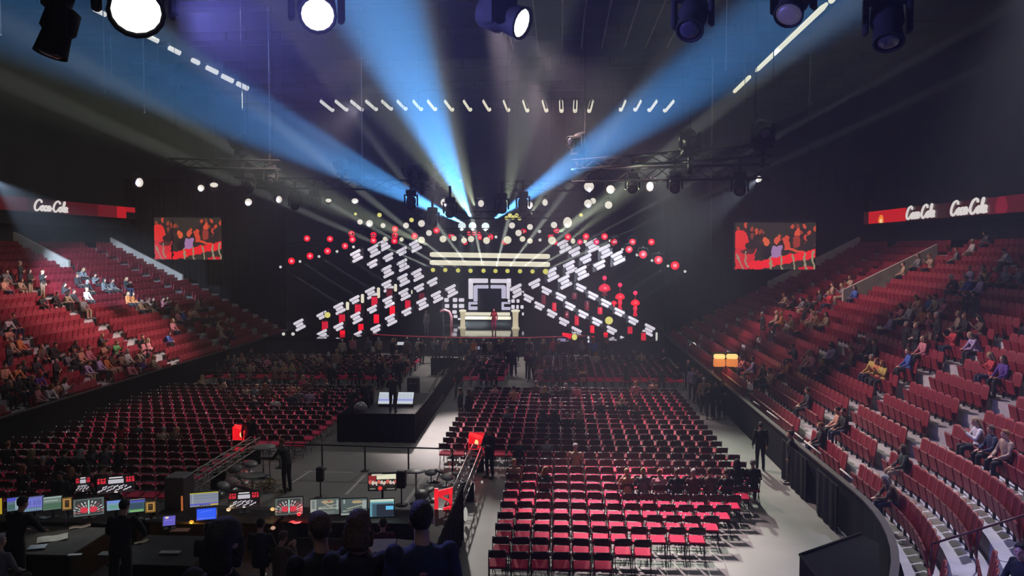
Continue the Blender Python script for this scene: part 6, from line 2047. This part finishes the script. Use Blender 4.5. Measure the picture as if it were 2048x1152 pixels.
# white lamps with purple and grey cones
for x, y, d, tx, ty, an, pw, c in ((279, 365, 44, 40, 420, 12, 9000, PUR), (558, 399, 52, 430, 440, 12, 9000, PUR), (402, 376, 48, 340, 470, 14, 7000, COLD), (497, 404, 52, 440, 520, 16, 12000, COLD), (1178, 376, 48, 1195, 520, 12, 14000, PUR), (1300, 373, 48, 1450, 400, 14, 7000, PUR),
                                 (1176, 408, 52, 1195, 560, 14, 9000, PUR), (1059, 411, 52, 1075, 520, 14, 6000, COLD), (1221, 380, 48, 1235, 480, 14, 5000, COLD), (739, 448, 60, 715, 520, 10, 6000, PUR), (710, 403, 52, 700, 450, 12, 4000, PUR), (889, 406, 52, 900, 480, 14, 6000, PUR), (1135, 448, 60, 1050, 560, 14, 9000, (1, .95, .85)), (627, 408, 52, 632, 480, 12, 4000, COLD)):
    beam(P(x, y, d - .3), P(tx, ty, d + 12), an, pw * 2.2, c)
for x, y, s in ((561, 534, 1), (600, 523, 1), (638, 513, 1), (674, 503, 1), (1245, 499, -1), (1274, 510, -1), (1304, 521, -1), (1336, 532, -1), (1370, 543, -1)):
    beam(P(x, y, 59.8), P(x + s * 190, y + 118, 64), 1.6, 70000, (.9, .9, .95), .4)
# the purple glow of the near lamp
beam(P(352, 40, 12.0), P(640, 30, 11.6), 124, 1500, (.24, .24, 1), 1.)
# washes that light the chairs, the stands and the floor from the rig over the stage
WASH = (1, .80, .84)
lamp('SPOT', (-3.5, 39, 20), (2.2, 23.2, 0), 72000, WASH, 19, .8, .35)
lamp('SPOT', (-2, 54, 20), (2.0, 38, 0), 34000, (1, .72, .74), 26, .9, .35)
lamp('SPOT', (-8, 51, 14), (-4.5, 34.0, 0), 30000, (1, .86, .84), 20, 1., .35)
lamp('SPOT', (-13, 52, 18), (-16, 35, 0), 13000, WASH, 31, .9, .35)
lamp('SPOT', (-8, 49, 14), (-2.3, 21, 0), 15000, (1, .93, .86), 9, .9, .35)
lamp('SPOT', (6, 50, 14), (5.5, 26, 0), 20000, (.95, 1, .84), 30, .9, .35)
# stands
lamp('SPOT', (-10, 44, 17), (-27, 46, 4), 30000, (1, .78, .70), 34, .8, .4)
lamp('SPOT', (-8, 36, 17), (-30, 38, 4), 9000, (1, .5, .55), 40, .8, .4)
lamp('SPOT', (-2, 46, 17), (14, 46, 4), 20000, (1, .66, .66), 48, .8, .4)
lamp('SPOT', (-2, 34, 17), (12, 27, 3), 16000, (1, .75, .78), 44, .8, .4)
lamp('SPOT', (14, 24, 18), (10.5, 17.5, 2), 14000, (.80, .78, 1), 46, .9, .4)
# the roof lamps' own dim light, then a wash and added fills
for x, y in ((-6, 60), (-24, 46), (12, 46), (-6, 30)):
    lamp('AREA', (x, y, 21.8), (x, y, 0), 420, (1, .97, .9), size=14, sy=3)
lamp('SPOT', (-4, 49, 14), (-8, 26, 0), 2800, (1, .95, .88), 24, .9, .35)
lamp('AREA', (-2, 1, 17), (-2, 4, 0), 90, (1, .9, .85), size=5)  # unseen fill added above the camera to lift the near spectators
lamp('SPOT', (-6, 57, 12), P(988, 640, 62.5), 9000, (1, .5, .8), 4, .5, .1)  # pink spot added to brighten the singer
lamp('SPOT', (8, 14, 22), (17, 47, 6), 8000, (1, .86, .74), 22, 1., .3)  # fill added from the near end to light the right parapet's face
lamp('SPOT', (-16, 16, 22), (-34, 57, 7), 4500, (.95, .95, .9), 20, 1., .3)  # weaker fill added for the left parapets
# stage light
lamp('SPOT', (-6, 58, 13), (-6, 65, 1.5), 2500, (1, .85, .9), 60, .8, .3)
lamp('SPOT', (-16, 56, 12), (-14, 62, 2), 2500, (1, .8, .8), 50, .8, .3)
lamp('SPOT', (4, 56, 12), (2, 62, 2), 2500, (1, .8, .8), 50, .8, .3)
lamp('SPOT', (-6, 60, 12), (-6, 55.5, 0), 5000, (1, .9, .85), 70, .9, .3)
# the glow of the desk screens on their operators
lamp('AREA', P(180, 1008, 17.9), P(180, 1100, 13), 14, (.8, .9, 1), size=2.4, sy=.3)
lamp('AREA', P(680, 1008, 18.5), P(680, 1100, 14), 14, (.85, 1, .98), size=2.4, sy=.3)

S.view_settings.view_transform = 'Standard'
S.view_settings.look = 'None'
S.view_settings.exposure = 0
S.view_settings.gamma = 1
S.cycles.max_bounces = 3
S.cycles.diffuse_bounces = 1
S.cycles.glossy_bounces = 2
S.cycles.volume_bounces = 0
S.cycles.sample_clamp_indirect = 2
S.cycles.use_denoising = True
